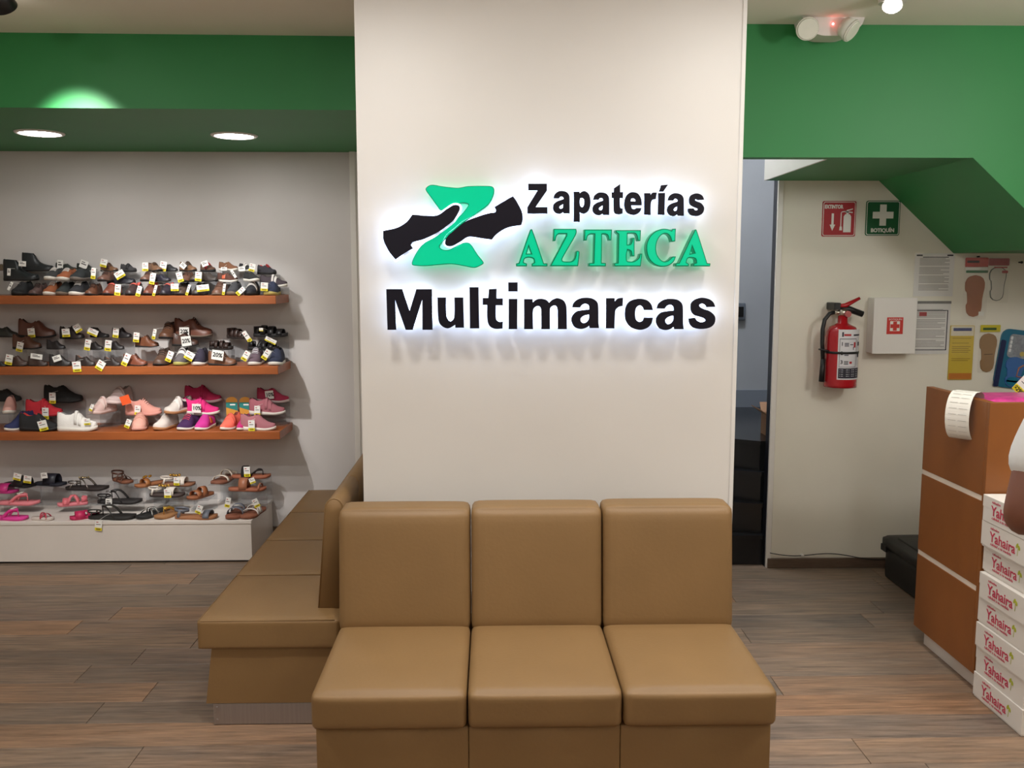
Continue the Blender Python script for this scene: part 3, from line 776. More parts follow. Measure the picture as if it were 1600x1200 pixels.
# black equipment case behind the counter
cs = thing('black_case', 'black lidded case on the floor behind the counter', 'case', (2.3, 4.4, 0))
M_bk = mat('black_plastic', rgb(24, 24, 23), rough=.5, var=.15)
tfc = lambda p: Vector((p.x + (.0 if p.z > .2 else .012), p.y, p.z))
part('body', MB().rbox(2.09, 2.62, 4.22, 4.66, 0, .17, r=.02, n=8), M_bk, cs)
part('lid', MB().rbox(2.075, 2.635, 4.205, 4.675, .165, .225, r=.02, n=8, crown=(0, 0, .008)), M_bk, cs)
part('rib', MB().box(2.12, 2.60, 4.30, 4.58, .225, .238, bevel=.005, seg=2), M_bk, cs)
part('corner_catch', MB().box(2.068, 2.08, 4.60, 4.66, .150, .185, bevel=.003, seg=1), M_bk, cs)
for zz in (.05, .075):
    part('latch', MB().box(2.085, 2.092, 4.25, 4.262, zz, zz + .008), mat('yellow_plastic', rgb(226, 190, 60)), cs)

# cable along the skirting
pts = []
for i in range(30):
    s = i / 29; px = 1203 + s * 185
    p = at(px, 864 + 8 * s + 3 * math.sin(s * 9), y=YR - .018); pts.append(p)
cb = thing('wall_cable', 'thin dark cable running along the skirting of the cream wall', 'cable', pts[0])
part('wire', MB().tube(pts, .0025, 6), M_blk, cb)
p = pts[8]; part('clip', MB().box(p.x - .008, p.x + .008, YR - .022, YR, p.z - .006, p.z + .006, bevel=.002, seg=1), M_white, cb)

# ================================================================== WALL ITEMS
def rrect(w, h, r, n=5):
    o = []
    for cx_, cy_, a0 in ((w / 2 - r, h / 2 - r, 0), (-w / 2 + r, h / 2 - r, 90), (-w / 2 + r, -h / 2 + r, 180), (w / 2 - r, -h / 2 + r, 270)):
        for k in range(n + 1):
            a = math.radians(a0 + 90 * k / n); o.append((cx_ + r * math.cos(a), cy_ + r * math.sin(a)))
    return o
def flat(poly, cx_, cz_, y, d=.0006):
    return MB().prism(poly, d, lambda u, v, w: Vector((cx_ + u, y - w, cz_ + v)))
def wall_xy(px, py): p = at(px, py, y=YR); return p.x, p.z
M_signred = mat('sign_red', rgb(178, 40, 46), rough=.6, var=.02)
M_signgreen = mat('sign_green', rgb(10, 94, 50), rough=.6, var=.02)
M_signwhite = mat('sign_white', rgb(238, 236, 228), rough=.5, var=.01)
def ring_poly(parent, cx_, cz_, w, h, m, y):
    o, i = rrect(w, h, .01), rrect(w - .006, h - .006, .008)
    me = curve_mesh([o, i], .0004)
    for v in me.vertices: v.co = Vector((cx_ + v.co.x, y - v.co.z, cz_ + v.co.y)) - ROOT[parent]
    part('border_line', me, m, parent)
x, z = wall_xy(1310.5, 342)
s1 = thing('safety_sign', 'red square sign with fire extinguisher pictogram and arrow', 'sign', (x, YR, z))
part('plate', flat(rrect(.178, .184, .008), x, z, YR, .004), M_signred, s1)
ring_poly(s1, x, z, .170, .176, M_signwhite, YR - .0045)
yf = YR - .0042
lettering('EXTINTOR', .026, (x - .078, yf - .0004, z + .054), XR, UP, M_signwhite, s1, offset=.0012, fit=.098)
part('arrow', flat([(-.006, .028), (.006, .028), (.006, -.03), (.015, -.03), (0, -.062), (-.015, -.03), (-.006, -.03)], x - .034, z, yf), M_signwhite, s1)
ex = MB()
for poly_ in ([(-.02, -.07), (.02, -.07), (.02, .012), (.012, .024), (-.012, .024), (-.02, .012)], [(-.006, .024), (.006, .024), (.006, .038), (-.006, .038)],
              [(-.010, .036), (.028, .049), (.028, .054), (-.004, .046)], [(-.012, .033), (.027, .030), (.027, .036), (-.012, .040)],
              [(-.034, .028), (-.028, .034), (-.008, .037), (-.008, .041), (-.030, .038), (-.036, .032)], [(-.036, .032), (-.031, .032), (-.031, -.04), (-.036, -.04)], [(-.039, -.04), (-.028, -.04), (-.026, -.06), (-.041, -.06)]):
    ex.prism(poly_, .0006, lambda u, v, w: Vector((x + .044 + u, yf - w, z + v)))
part('extinguisher_pictogram', ex, M_signwhite, s1)
x, z = wall_xy(1379, 341)
s2 = thing('safety_sign', 'green square sign with white cross for the first-aid kit', 'sign', (x, YR, z))
part('plate', flat(rrect(.182, .182, .012), x, z, YR, .004), M_signgreen, s2)
ring_poly(s2, x, z, .174, .174, M_signwhite, YR - .0045)
a, b_ = .055, .0175
part('cross', flat([(-b_, a), (b_, a), (b_, b_), (a, b_), (a, -b_), (b_, -b_), (b_, -a), (-b_, -a), (-b_, -b_), (-a, -b_), (-a, b_), (-b_, b_)], x, z + .016, yf), M_signwhite, s2)
lettering('BOTIQUÍN', .027, (x - .062, yf - .0004, z - .072), XR, UP, M_signwhite, s2, offset=.0012, fit=.124)

# fire extinguisher
ey = YR - .105
xb, zb = at(1311, 604, y=ey).x, at(1311, 604, y=ey).z
fe = thing('fire_extinguisher', 'red fire extinguisher with black hose hung on the cream wall', 'fire extinguisher', (xb, ey, zb))
M_fe = mat('extinguisher_red', rgb(178, 24, 34), rough=.25, var=.03, coat=.4)
H = at(1311, 507, y=ey).z - zb
R_ = .083
xc = xb + .004
part('cylinder', MB().lathe(xc, ey, [(.0, zb + .004), (R_ * .9, zb + .004), (R_, zb), (R_, zb + .012), (R_, zb + H - .06), (R_ * .96, zb + H - .035), (R_ * .8, zb + H - .012), (R_ * .5, zb + H), (.026, zb + H + .008), (.024, zb + H + .045), (0, zb + H + .045)], n=36), M_fe, fe)
vz = zb + H + .045
part('valve', MB().lathe(xc, ey, [(0, vz), (.02, vz), (.024, vz + .01), (.024, vz + .028), (.014, vz + .036), (.0, vz + .036)]).cyl((xc, ey, vz + .016), (xc - .045, ey, vz + .018), .011, n=12), mat('chrome_brass', rgb(190, 178, 164), rough=.25, metal=.9), fe)
part('gauge', MB().cyl((xc + .012, ey - .022, vz + .012), (xc + .014, ey - .04, vz + .010), .016, n=20), mat('gauge_pink', rgb(190, 108, 106), rough=.3), fe)
part('carry_handle', MB().tube([(xc - .015, ey, vz + .035), (xc + .03, ey, vz + .035), (xc + .105, ey, vz + .008)], [.009, .013, .012], 8, flat=1.3), M_blk, fe)
part('trigger_lever', MB().tube([(xc - .02, ey, vz + .052), (xc + .012, ey, vz + .054), (xc + .085, ey, vz + .092)], [.010, .013, .008], 8), M_fe, fe)
part('wall_bracket', MB().box(xc - .05, xc - .015, ey - .01, YR, vz + .03, vz + .068, bevel=.003, seg=1), M_blk, fe)
hp = [(xc - .045, ey, vz + .018), (xc - .07, ey, vz + .012), (xc - .096, ey - .004, vz - .02), (xc - .106, ey - .006, vz - .07), (xc - .105, ey - .006, vz - .14), (xc - .098, ey - .006, vz - .23)]
part('hose', MB().tube(hp, .0105, 10), M_blk, fe)
part('nozzle', MB().cyl((xc - .097, ey - .006, vz - .225), (xc - .101, ey - .006, vz - .345), .012, .015, n=14), M_blk, fe)
part('strap', MB().lathe(xc, ey, [(R_ + .001, zb + .178), (R_ + .0035, zb + .178), (R_ + .0035, zb + .190), (R_ + .001, zb + .190)], n=36, ring=True).tube([(xc - .075, ey - .03, zb + .19), (xc - .112, ey - .02, zb + .197), (xc - .118, ey, zb + .197), (xc - .075, ey + .02, zb + .19)], .005, 6), M_blk, fe)
def on_cyl(u, v, rr):          # u in metres round the front of the cylinder, v height
    a = -PI / 2 + u / R_
    return Vector((xc + rr * math.cos(a), ey + rr * math.sin(a), zb + v))
def curved(parent, u0, u1, v0, v1, rr, m, name, n=12):
    b = MB()
    vv = [on_cyl(u0 + (u1 - u0) * k / n, v, rr) for v in (v0, v1) for k in range(n + 1)]
    b.add(vv, [(k, k + 1, n + 2 + k, n + 1 + k) for k in range(n)], True)
    return part(name, b, m, parent)
LB = curved(fe, -.048, .098, .045, .305, R_ + .0008, mat('label_white', rgb(224, 222, 226), rough=.5), 'instruction_label', 18)
M_ink = mat('dark_ink', rgb(34, 32, 48), rough=.6)
def label_bits(name, rects, m):
    b = MB()
    for (u0, u1, v0, v1) in rects:
        n = max(2, int((u1 - u0) / .012))
        b.add([on_cyl(u0 + (u1 - u0) * k / n, v, R_ + .0014) for v in (v0, v1) for k in range(n + 1)], [(k, k + 1, n + 2 + k, n + 1 + k) for k in range(n)], True)
    return part(name, b, m, LB)
rects = [(-.042, .095, .052, .105), (-.040, .052, .255, .258), (-.040, .052, .110, .112), (-.040, -.038, .11, .257), (.050, .052, .11, .257), (.060, .062, .12, .25), (.03, .09, .272, .280), (-.03, -.022, .268, .292)]
for v in (.228, .180, .134):
    for j in range(3): rects.append((-.016, .006, v + .004 - j * .007, v + .008 - j * .007))
rects += [(.012, .03, .225, .229), (.03, .034, .20, .215), (.012, .03, .182, .186), (.066, .09, .22, .24), (.066, .09, .16, .19)]
label_bits('print', rects, M_ink)
wr = [(-.036 + .03 * i, -.016 + .03 * i, v, v + .003) for i in range(4) for v in (.062, .072, .084, .095)]
label_bits('print', wr, mat('label_white2', rgb(200, 200, 206), rough=.6))
label_bits('print', [(-.02, .016, .272, .282), (.034, .046, .212, .240), (.012, .026, .128, .140)], M_signred)
for n_, v in (('1', .222), ('2', .174), ('3', .128)):
    me = text_mesh(n_, .026, .0002, .0006)
    for q in me.vertices: q.co = on_cyl(-.034 + q.co.x, v + q.co.y, R_ + .0016) - ROOT[LB]
    part('print', me, M_ink, LB)

# first-aid cabinet
fx0, fz0 = at(1362, 553, y=YR - .085).x, at(1362, 553, y=YR - .085).z
fx1, fz1 = at(1434, 465, y=YR - .085).x, at(1434, 465, y=YR - .085).z
fa = thing('first_aid_cabinet', 'white wall-mounted first-aid cabinet with small red cross label', 'cabinet', ((fx0 + fx1) / 2, YR, fz0))
M_cab = mat('cabinet_enamel', rgb(234, 230, 224), rough=.4, var=.01)
part('body', MB().box(fx0 + .003, fx1 - .003, YR - .08, YR, fz0 + .003, fz1 - .003, bevel=.002, seg=1), M_cab, fa)
dr = part('door', MB().box(fx0, fx1, YR - .088, YR - .0805, fz0, fz1, bevel=.002, seg=1), M_cab, fa)
lx, lz = at(1398.5, 509, y=YR - .09).x, at(1398.5, 509, y=YR - .09).z
st_ = part('cross_sticker', MB().box(lx - .043, lx + .043, YR - .0888, YR - .088, lz - .044, lz + .044), mat('sticker_red', rgb(206, 52, 44), rough=.4), fa)
part('white_square', MB().box(lx - .026, lx + .026, YR - .0892, YR - .0888, lz - .028, lz + .024), M_signwhite, st_)
part('red_cross', MB().box(lx - .010, lx + .010, YR - .0896, YR - .0892, lz - .026, lz + .022).box(lx - .024, lx + .024, YR - .08965, YR - .0892, lz - .012, lz + .008), MATS['sticker_red'], st_)
lettering('BOTIQUÍN', .013, (lx - .034, YR - .0892, lz + .029), XR, UP, M_signwhite, st_, fit=.068)

# paper notices
def notice(px0, py0, px1, py1, label, red, frame):
    x0, z1 = wall_xy(px0, py0); x1, z0 = wall_xy(px1, py1)
    t = thing('paper_notice', label, 'notice', ((x0 + x1) / 2, YR, z0), 'paper notices on the cream wall')
    sh = part('sheet', MB().box(x0, x1, YR - .002, YR - .0005, z0, z1), mat('notice_paper', rgb(224, 222, 218), rough=.7, var=.02), t)
    b = MB(); h = z1 - z0; w_ = x1 - x0
    n = 26
    for k in range(n):
        v = z1 - h * (.12 + .76 * k / n)
        if k % 7 == 6: continue
        e = x1 - w_ * (.12 + .25 * random.random() * (k % 3 == 0))
        b.box(x0 + w_ * .12, e, YR - .0024, YR - .0019, v - .0016, v + .0012)
    part('text_lines', b, M_print, sh)
    if frame:
        b = MB(); a_ = .012
        for (p0, p1, q0, q1) in ((x0 + a_, x1 - a_, z1 - .04, z1 - .036), (x0 + a_, x1 - a_, z0 + .02, z0 + .024), (x1 - a_ - .005, x1 - a_, z0 + .02, z1 - .036), (x0 + a_, x0 + a_ + .004, z0 + .02, z1 - .036)):
            b.box(p0, p1, YR - .0025, YR - .0019, q0, q1)
        part('printed_frame', b, M_ink, sh)
        part('printed_heading', MB().box(x0 + .045, x0 + .085, YR - .0026, YR - .0019, z1 - .068, z1 - .046), mat('heading_red', rgb(170, 60, 62)), sh)
        part('tape', MB().box(x0 + .02, x1 + .002, YR - .0030, YR - .0021, z1 - .002, z1 + .012), mat('grey_tape', rgb(120, 120, 116)), t)
    else:
        part('printed_heading', MB().box(x0 + w_ * .2, x1 - w_ * .15, YR - .0025, YR - .0019, z1 - .022, z1 - .018).box(x0 + .008, x0 + .04, YR - .0025, YR - .0019, z1 - .014, z1 - .006).box(x1 - .04, x1 - .008, YR - .0025, YR - .0019, z1 - .014, z1 - .006), M_ink, sh)
    b = MB(); NX, NZ = 14, 18
    vv = []
    for j in range(NZ + 1):
        for i in range(NX + 1):
            u, v = i / NX, j / NZ
            vv.append(Vector((x0 - .006 + (w_ + .012) * u, YR - .0045 - .0016 * math.sin(u * 17 + v * 5) * math.sin(v * 13 + u * 3) ** 2, z0 - .006 + (h + .012) * v)))
    b.add(vv, [(j * (NX + 1) + i, j * (NX + 1) + i + 1, (j + 1) * (NX + 1) + i + 1, (j + 1) * (NX + 1) + i) for j in range(NZ) for i in range(NX)], True)
    part('plastic_sleeve', b, clear('thin_film', gloss=.05), t)
notice(1430, 396, 1488, 463, 'printed notice in crinkled plastic sleeve, above the framed notice', False, False)
notice(1424, 474, 1481, 553, 'printed notice with black border, half behind the first-aid cabinet', True, True)

# insole packs
M_film = clear('blister_film', gloss=.04)
def insole_outline(w, h, n=36, flip=1):
    o = []
    prof = ((0, .0), (.03, .42), (.1, .7), (.22, .80), (.4, .80), (.55, .88), (.7, 1.0), (.82, 1.0), (.92, .82), (.975, .5), (1, .0))
    def hw(s):
        for (a, x), (b, y) in zip(prof, prof[1:]):
            if s <= b: return x + (y - x) * (s - a) / (b - a)
        return 0
    L = [(s / n) for s in range(n + 1)]
    L = [.5 - .5 * math.cos(PI * s) for s in L]
    for s in L: o.append((w / 2 * hw(s), -h / 2 + h * s))
    for s in L[::-1][1:-1]: o.append((-w / 2 * hw(s) * (.86 if .3 < s < .6 else 1), -h / 2 + h * s))
    return o
def pack(px0, py0, px1, py1, label, builder, tilt=0, nm='insole_pack'):
    x0, z1 = wall_xy(px0, py0); x1, z0 = wall_xy(px1, py1); cx_, cz_ = (x0 + x1) / 2, (z0 + z1) / 2
    t = thing(nm, label, 'insole pack', (cx_, YR, z0), 'insole packs on the cream wall')
    builder(t, cx_, cz_, x1 - x0, z1 - z0)
    return t
def bag(t, cx_, cz_, w, h, d=.004):
    part('clear_bag', flat(rrect(w, h, .006), cx_, cz_, YR - d, .0008), M_film, t)
def b1(t, cx_, cz_, w, h):
    part('insole', flat(insole_outline(w * .80, h * .66), cx_ - .002, cz_ - h * .13, YR - .001, .005), mat('insole_brown', rgb(158, 96, 62), rough=.6, var=.06, scale=20), t)
    hd = part('header_card', flat(rrect(w * .95, h * .15, .006), cx_, cz_ + h * .40, YR - .0062, .0008), mat('card_red', rgb(190, 60, 56)), t)
    part('white_band', flat(rrect(w * .9, h * .055, .004), cx_, cz_ + h * .305, YR - .0062, .0008), M_signwhite, t)
    part('green_band', flat(rrect(w * .9, h * .04, .003), cx_ + w * .03, cz_ + h * .255, YR - .0062, .0008), mat('card_green', rgb(40, 110, 70)), t)
    part('print', flat(rrect(w * .5, h * .035, .002), cx_ - w * .15, cz_ + h * .41, YR - .0070, .0003), M_ink, hd)
    part('price_sticker', flat(rrect(w * .22, h * .07, .002), cx_ + w * .30, cz_ - h * .41, YR - .0062, .0006), M_signwhite, t)
    bag(t, cx_, cz_, w, h, .0074)
    part('hook', MB().cyl((cx_ + .004, YR, cz_ + h * .49), (cx_ + .004, YR - .02, cz_ + h * .49), .004, n=8), M_blk, t)
pack(1507, 400, 1539, 499, 'brown leather insole in bag with red and green header card', b1)
def b2(t, cx_, cz_, w, h):
    o = insole_outline(w * .78, h * .76); i = [(u * .90, v * .965) for u, v in o]
    part('insole', flat(o, cx_, cz_ - h * .08, YR - .001, .004), mat('insole_edge', rgb(88, 92, 88)), t)
    part('top_cover', flat(i, cx_, cz_ - h * .08, YR - .0052, .0006), mat('insole_white', rgb(214, 210, 198), rough=.8), t)
    hd = part('header_card', flat(rrect(w * .95, h * .16, .005), cx_, cz_ + h * .41, YR - .0062, .0008), mat('card_dkred', rgb(158, 48, 54)), t)
    part('print', flat(rrect(w * .6, h * .03, .002), cx_ + w * .1, cz_ + h * .29, YR - .0062, .0004).prism(rrect(w * .28, h * .06, .006), .0004, lambda u, v, w_: Vector((cx_ + w * .3 + u, YR - .0063 - w_, cz_ + h * .19 + v))), mat('print_red', rgb(176, 60, 60)), t)
    bag(t, cx_, cz_, w, h, .0072)
pack(1543, 403, 1573, 473, 'white insole in bag with dark red header card', b2)
def b3(t, cx_, cz_, w, h):
    part('card', flat(rrect(w * .94, h * .9, .004), cx_, cz_ - h * .04, YR - .001, .006), mat('card_yellow', rgb(214, 186, 62), rough=.5, var=.06, scale=12), t)
    part('white_top', flat(rrect(w * .9, h * .16, .003), cx_, cz_ + h * .32, YR - .0072, .0004), mat('card_cream', rgb(226, 218, 196)), t)
    part('print', flat(rrect(w * .72, h * .05, .002), cx_, cz_ + h * .345, YR - .0078, .0003), mat('print_blue', rgb(58, 70, 120)), t)
    part('orange_foot', flat(rrect(w * .9, h * .10, .003), cx_, cz_ - h * .43, YR - .0072, .0004), mat('card_orange', rgb(204, 126, 48)), t)
    b = MB()
    for k, v in enumerate((.12, .06, .03, 0, -.03, -.14, -.17, .2)):
        b.box(cx_ - w * .38, cx_ + w * (.36 if k % 2 else .28), YR - .0078, YR - .0071, cz_ + h * v - .0014, cz_ + h * v + .0014)
    part('text_lines', b, mat('print_olive', rgb(150, 120, 40)), t)
    bag(t, cx_, cz_, w, h, .0084)
pack(1484, 500, 1518, 594, 'tall yellow and orange insole pack above the counter', b3)
def b4(t, cx_, cz_, w, h):
    part('insole', flat(insole_outline(w * .84, h * .80), cx_ - .002, cz_ - h * .08, YR - .001, .005), mat('insole_tan', rgb(156, 122, 84), rough=.8, var=.06, scale=20), t)
    part('crease', flat([(-w * .2, 0), (w * .22, .003), (w * .22, .0055), (-w * .2, .003)], cx_, cz_ - h * .12, YR - .0062, .0003), M_seam, t)
    hd = part('header_card', flat(rrect(w * .98, h * .145, .004), cx_ + .004, cz_ + h * .42, YR - .0062, .0008), mat('card_lime', rgb(206, 192, 50)), t)
    part('print', flat(rrect(w * .66, h * .05, .002), cx_, cz_ + h * .41, YR - .0070, .0003), mat('print_green', rgb(60, 92, 50)), hd)
    bag(t, cx_, cz_ - h * .06, w, h * .86, .0074)
pack(1530, 507, 1557, 583, 'tan cork insole with small yellow header card', b4)
def b5(t, cx_, cz_, w, h):
    rot = math.radians(-7)
    def tr(poly, dx=0, dz=0):
        return [((u + dx) * math.cos(rot) - (v + dz) * math.sin(rot), (u + dx) * math.sin(rot) + (v + dz) * math.cos(rot)) for u, v in poly]
    part('tray', flat(tr(rrect(w, h, .045, 8)), cx_, cz_, YR - .001, .012), mat('blister_teal', rgb(38, 112, 142), rough=.25), t)
    part('dark_side', flat(tr(rrect(w * .16, h * .8, .008), -w * .42, -h * .1), cx_, cz_, YR - .0132, .002), mat('blister_navy', rgb(30, 42, 84), rough=.3), t)
    part('photo_panel', flat(tr(rrect(w * .66, h * .40, .02), w * .08, h * .22), cx_, cz_, YR - .0132, .0008), mat('panel_grey', rgb(146, 152, 160), rough=.3, var=.3, scale=40), t)
    part('gel_insole', flat(tr(insole_outline(w * .58, h * .52), w * .06, -h * .22), cx_, cz_, YR - .0132, .006), mat('gel_blue', rgb(66, 112, 176), rough=.2, var=.1), t)
    part('gel_heel', flat(tr(rrect(w * .4, h * .15, .028, 8), w * .06, -h * .38), cx_, cz_, YR - .0195, .003), mat('gel_teal', rgb(28, 120, 150), rough=.2), t)
    part('badge', flat(tr(rrect(.026, .026, .0129, 6), w * .22, h * .1), cx_, cz_, YR - .0142, .0006), mat('badge_gold', rgb(196, 176, 96)), t)
    b = MB()
    for k in range(4):
        b.prism(tr(rrect(w * .07, h * .06, .004), -w * .18, h * (.14 + .07 * k)), .0005, lambda u, v, w_: Vector((cx_ + u, YR - .0142 - w_, cz_ + v)))
    part('print', b, mat('print_white', rgb(226, 228, 230)), t)
pack(1560, 515, 1604, 606, 'blue gel insole blister pack hung at the right of the wall', b5)
x, z = wall_xy(1592, 410)
solo('wall_hook', MB().cyl((x, YR, z), (x, YR - .025, z), .004, n=10).cyl((x, YR - .025, z), (x, YR - .028, z), .007, n=10), M_blk, 'small empty dark hook in the cream wall', 'hook', loc=(x, YR, z))
# ================================================================== SHOES
def interp(tab, s):
    if s <= tab[0][0]: return tab[0][1]
    for (a, x), (b, y) in zip(tab, tab[1:]):
        if s <= b:
            t = (s - a) / (b - a); t = t * t * (3 - 2 * t) * .5 + t * .5
            return x + (y - x) * t
    return tab[-1][1]
OUT = ((0, .0), (.012, .36), (.04, .56), (.1, .72), (.2, .79), (.35, .78), (.5, .84), (.62, .95), (.73, 1.0), (.82, .96), (.9, .82), (.95, .64), (.985, .38), (1, 0))
POINT = ((0, .0), (.012, .36), (.04, .56), (.1, .72), (.2, .78), (.35, .76), (.5, .84), (.62, .95), (.7, .98), (.8, .88), (.9, .66), (.96, .46), (.99, .28), (1, 0))
# height of the upper above the sole, as a share of the length; (table, opening from..to, sole heel, sole toe)
UPP = {
 'sneaker': (((0, .33), (.1, .35), (.25, .29), (.38, .30), (.46, .36), (.52, .36), (.65, .25), (.8, .17), (.92, .13), (1, .08)), (.07, .46), .12, .085, OUT),
 'runner': (((0, .30), (.1, .33), (.25, .26), (.38, .29), (.45, .34), (.52, .33), (.66, .22), (.82, .14), (.94, .10), (1, .05)), (.07, .45), .12, .07, POINT),
 'sock': (((0, .42), (.1, .44), (.25, .42), (.38, .45), (.46, .44), (.54, .35), (.68, .23), (.82, .15), (.94, .11), (1, .06)), (.07, .42), .11, .075, POINT),
 'oxford': (((0, .27), (.1, .29), (.25, .22), (.38, .26), (.46, .30), (.53, .29), (.66, .20), (.82, .15), (.93, .115), (1, .06)), (.07, .46), .085, .04, OUT),
 'loafer': (((0, .25), (.1, .27), (.25, .20), (.4, .20), (.5, .25), (.58, .24), (.7, .18), (.84, .13), (.94, .10), (1, .05)), (.07, .51), .08, .04, POINT),
 'boot': (((0, .66), (.1, .70), (.25, .69), (.38, .68), (.44, .56), (.5, .42), (.58, .31), (.7, .23), (.84, .18), (.94, .14), (1, .08)), (.06, .38), .09, .06, OUT),
}
def closed_shoe(L, Wd, style, hs=1.0):
    tab, (o0, o1), th, tt, out = UPP[style]
    tab = tuple((a, b * (hs if a < .6 else 1 + (hs - 1) * .7)) for a, b in tab)
    def sole_top(s): return L * (th + (tt - th) * min(1, s * 1.4)) + .045 * L * max(0, (s - .72) / .28) ** 2
    def sole_bot(s): return .045 * L * max(0, (s - .74) / .26) ** 2 + .012 * L * max(0, (.08 - s) / .08) ** 2
    def hw(s, k=1.0): return Wd / 2 * interp(out, s) * k
    X = lambda s: (s - .5) * L
    ss = [.0, .012, .04, .1, .18, .27, .36, .45, .54, .63, .72, .8, .87, .93, .97, .99, 1.0]
    sole = MB(); rings = []
    for s in ss:
        w = max(hw(s), .0005)
        zt, zb = sole_top(s), sole_bot(s); zm = (zt + zb) / 2
        rings.append([Vector((X(s), -w * .94, zb)), Vector((X(s), -w * 1.03, zm)), Vector((X(s), -w, zt)), Vector((X(s), w, zt)), Vector((X(s), w * 1.03, zm)), Vector((X(s), w * .94, zb))])
    sole.loft(rings)
    us = [.02, .05, .1, .16, .23, .3, .37, .44, .5, .56, .63, .7, .77, .84, .9, .945, .975]
    R = []
    def surf(s, phi, k=1.0):
        a = hw(s, .97); h = L * interp(tab, s); c, sn = math.cos(phi), math.sin(phi)
        sh = .78 if style == 'boot' and s < .45 else .86
        y = a * math.copysign(abs(c) ** sh, c) * (1 - .22 * sn * sn * (1 if s < .5 else .6))
        return Vector((X(s), -y * k, sole_top(s) - .002 + h * (sn ** .82 if sn > 0 else 0) * k))
    K = 14
    for s in us:
        ring = []
        if o0 < s < o1:
            h = L * interp(tab, s)
            side = [surf(s, math.radians(p)) for p in (0, 22, 44, 62)]
            rim = Vector((X(s), side[3].y * .86, side[3].z * 1.0 + .004 * L + (sole_top(s) + h - side[3].z) * .35))
            z0 = sole_top(s)
            inn = [Vector((X(s), rim.y * .80, rim.z - .02 * L)), Vector((X(s), rim.y * .72, z0 + (rim.z - z0) * .5))]
            mid = Vector((X(s), 0, z0 + (rim.z - z0) * .38))
            half = side + [rim] + inn
            ring = half + [mid] + [Vector((p.x, -p.y, p.z)) for p in half[::-1]]
        else:
            ring = [surf(s, PI * k / K) for k in range(K + 1)]
        R.append(ring)
    up, ln = MB(), MB()
    n = K + 1
    V = [p for r in R for p in r]
    fu, fl_ = [], []
    for i in range(len(R) - 1):
        op = (o0 < us[i] < o1) and (o0 < us[i + 1] < o1)
        edge = (o0 < us[i] < o1) != (o0 < us[i + 1] < o1)
        for k in range(K):
            q = (i * n + k, i * n + k + 1, (i + 1) * n + k + 1, (i + 1) * n + k)
            ((fl_ if (op and 4 <= k <= 9) or (edge and 5 <= k <= 8) else fu)).append(q)
    caps = [tuple(range(n)), tuple((len(R) - 1) * n + k for k in range(n))]
    vs_ = up.add(V, fu + caps, True); ln.add(V, fl_, True)
    for b in (up, ln):
        bmesh.ops.delete(b.bm, geom=[v for v in b.bm.verts if not v.link_faces], context='VERTS')
    def band(s0, s1, p0, p1, k=1.04, ns=3, npn=10):
        b = MB(); vv = []
        for i in range(ns + 1):
            for j in range(npn + 1):
                s = s0 + (s1 - s0) * i / ns
                p = surf(s, math.radians(p0 + (p1 - p0) * j / npn)); c = Vector((p.x, 0, sole_top(s)))
                vv.append(c + (p - c) * k + Vector((0, 0, .0012)))
        b.add(vv, [(i * (npn + 1) + j, i * (npn + 1) + j + 1, (i + 1) * (npn + 1) + j + 1, (i + 1) * (npn + 1) + j) for i in range(ns) for j in range(npn)], True)
        bmesh.ops.recalc_face_normals(b.bm, faces=b.bm.faces[:])
        bmesh.ops.solidify(b.bm, geom=b.bm.faces[:], thickness=.0018)
        return b
    return sole, up, ln, band
def footbed(L, Wd, th, wedge=0.0):
    b = MB(); rings = []
    for s in (0, .012, .04, .1, .2, .3, .4, .5, .6, .7, .78, .85, .91, .955, .985, 1.0):
        w = max(Wd / 2 * interp(OUT, s), .0005); x = (s - .5) * L
        zb = .03 * L * max(0, (s - .8) / .2) ** 2; zt = zb + th + wedge * max(0, 1 - s * 1.6)
        rings.append([Vector((x, -w * .97, zb)), Vector((x, -w, (zt + zb) / 2)), Vector((x, -w, zt)), Vector((x, w, zt)), Vector((x, w, (zt + zb) / 2)), Vector((x, w * .97, zb))])
    b.loft(rings); return b
def ribbon(pts, w, th=.002, side=None):
    """flat strap along pts; the flat side follows 'side' direction"""
    b = MB(); rings = []; pts = [Vector(p) for p in pts]
    for i, p in enumerate(pts):
        t = (pts[min(i + 1, len(pts) - 1)] - pts[max(i - 1, 0)]).normalized()
        sd = (Vector(side) - t * Vector(side).dot(t)).normalized(); nn = t.cross(sd)
        ww = w[i] if isinstance(w, list) else w
        rings.append([p + sd * ww / 2 + nn * th / 2, p - sd * ww / 2 + nn * th / 2, p - sd * ww / 2 - nn * th / 2, p + sd * ww / 2 - nn * th / 2])
    b.loft(rings); return b
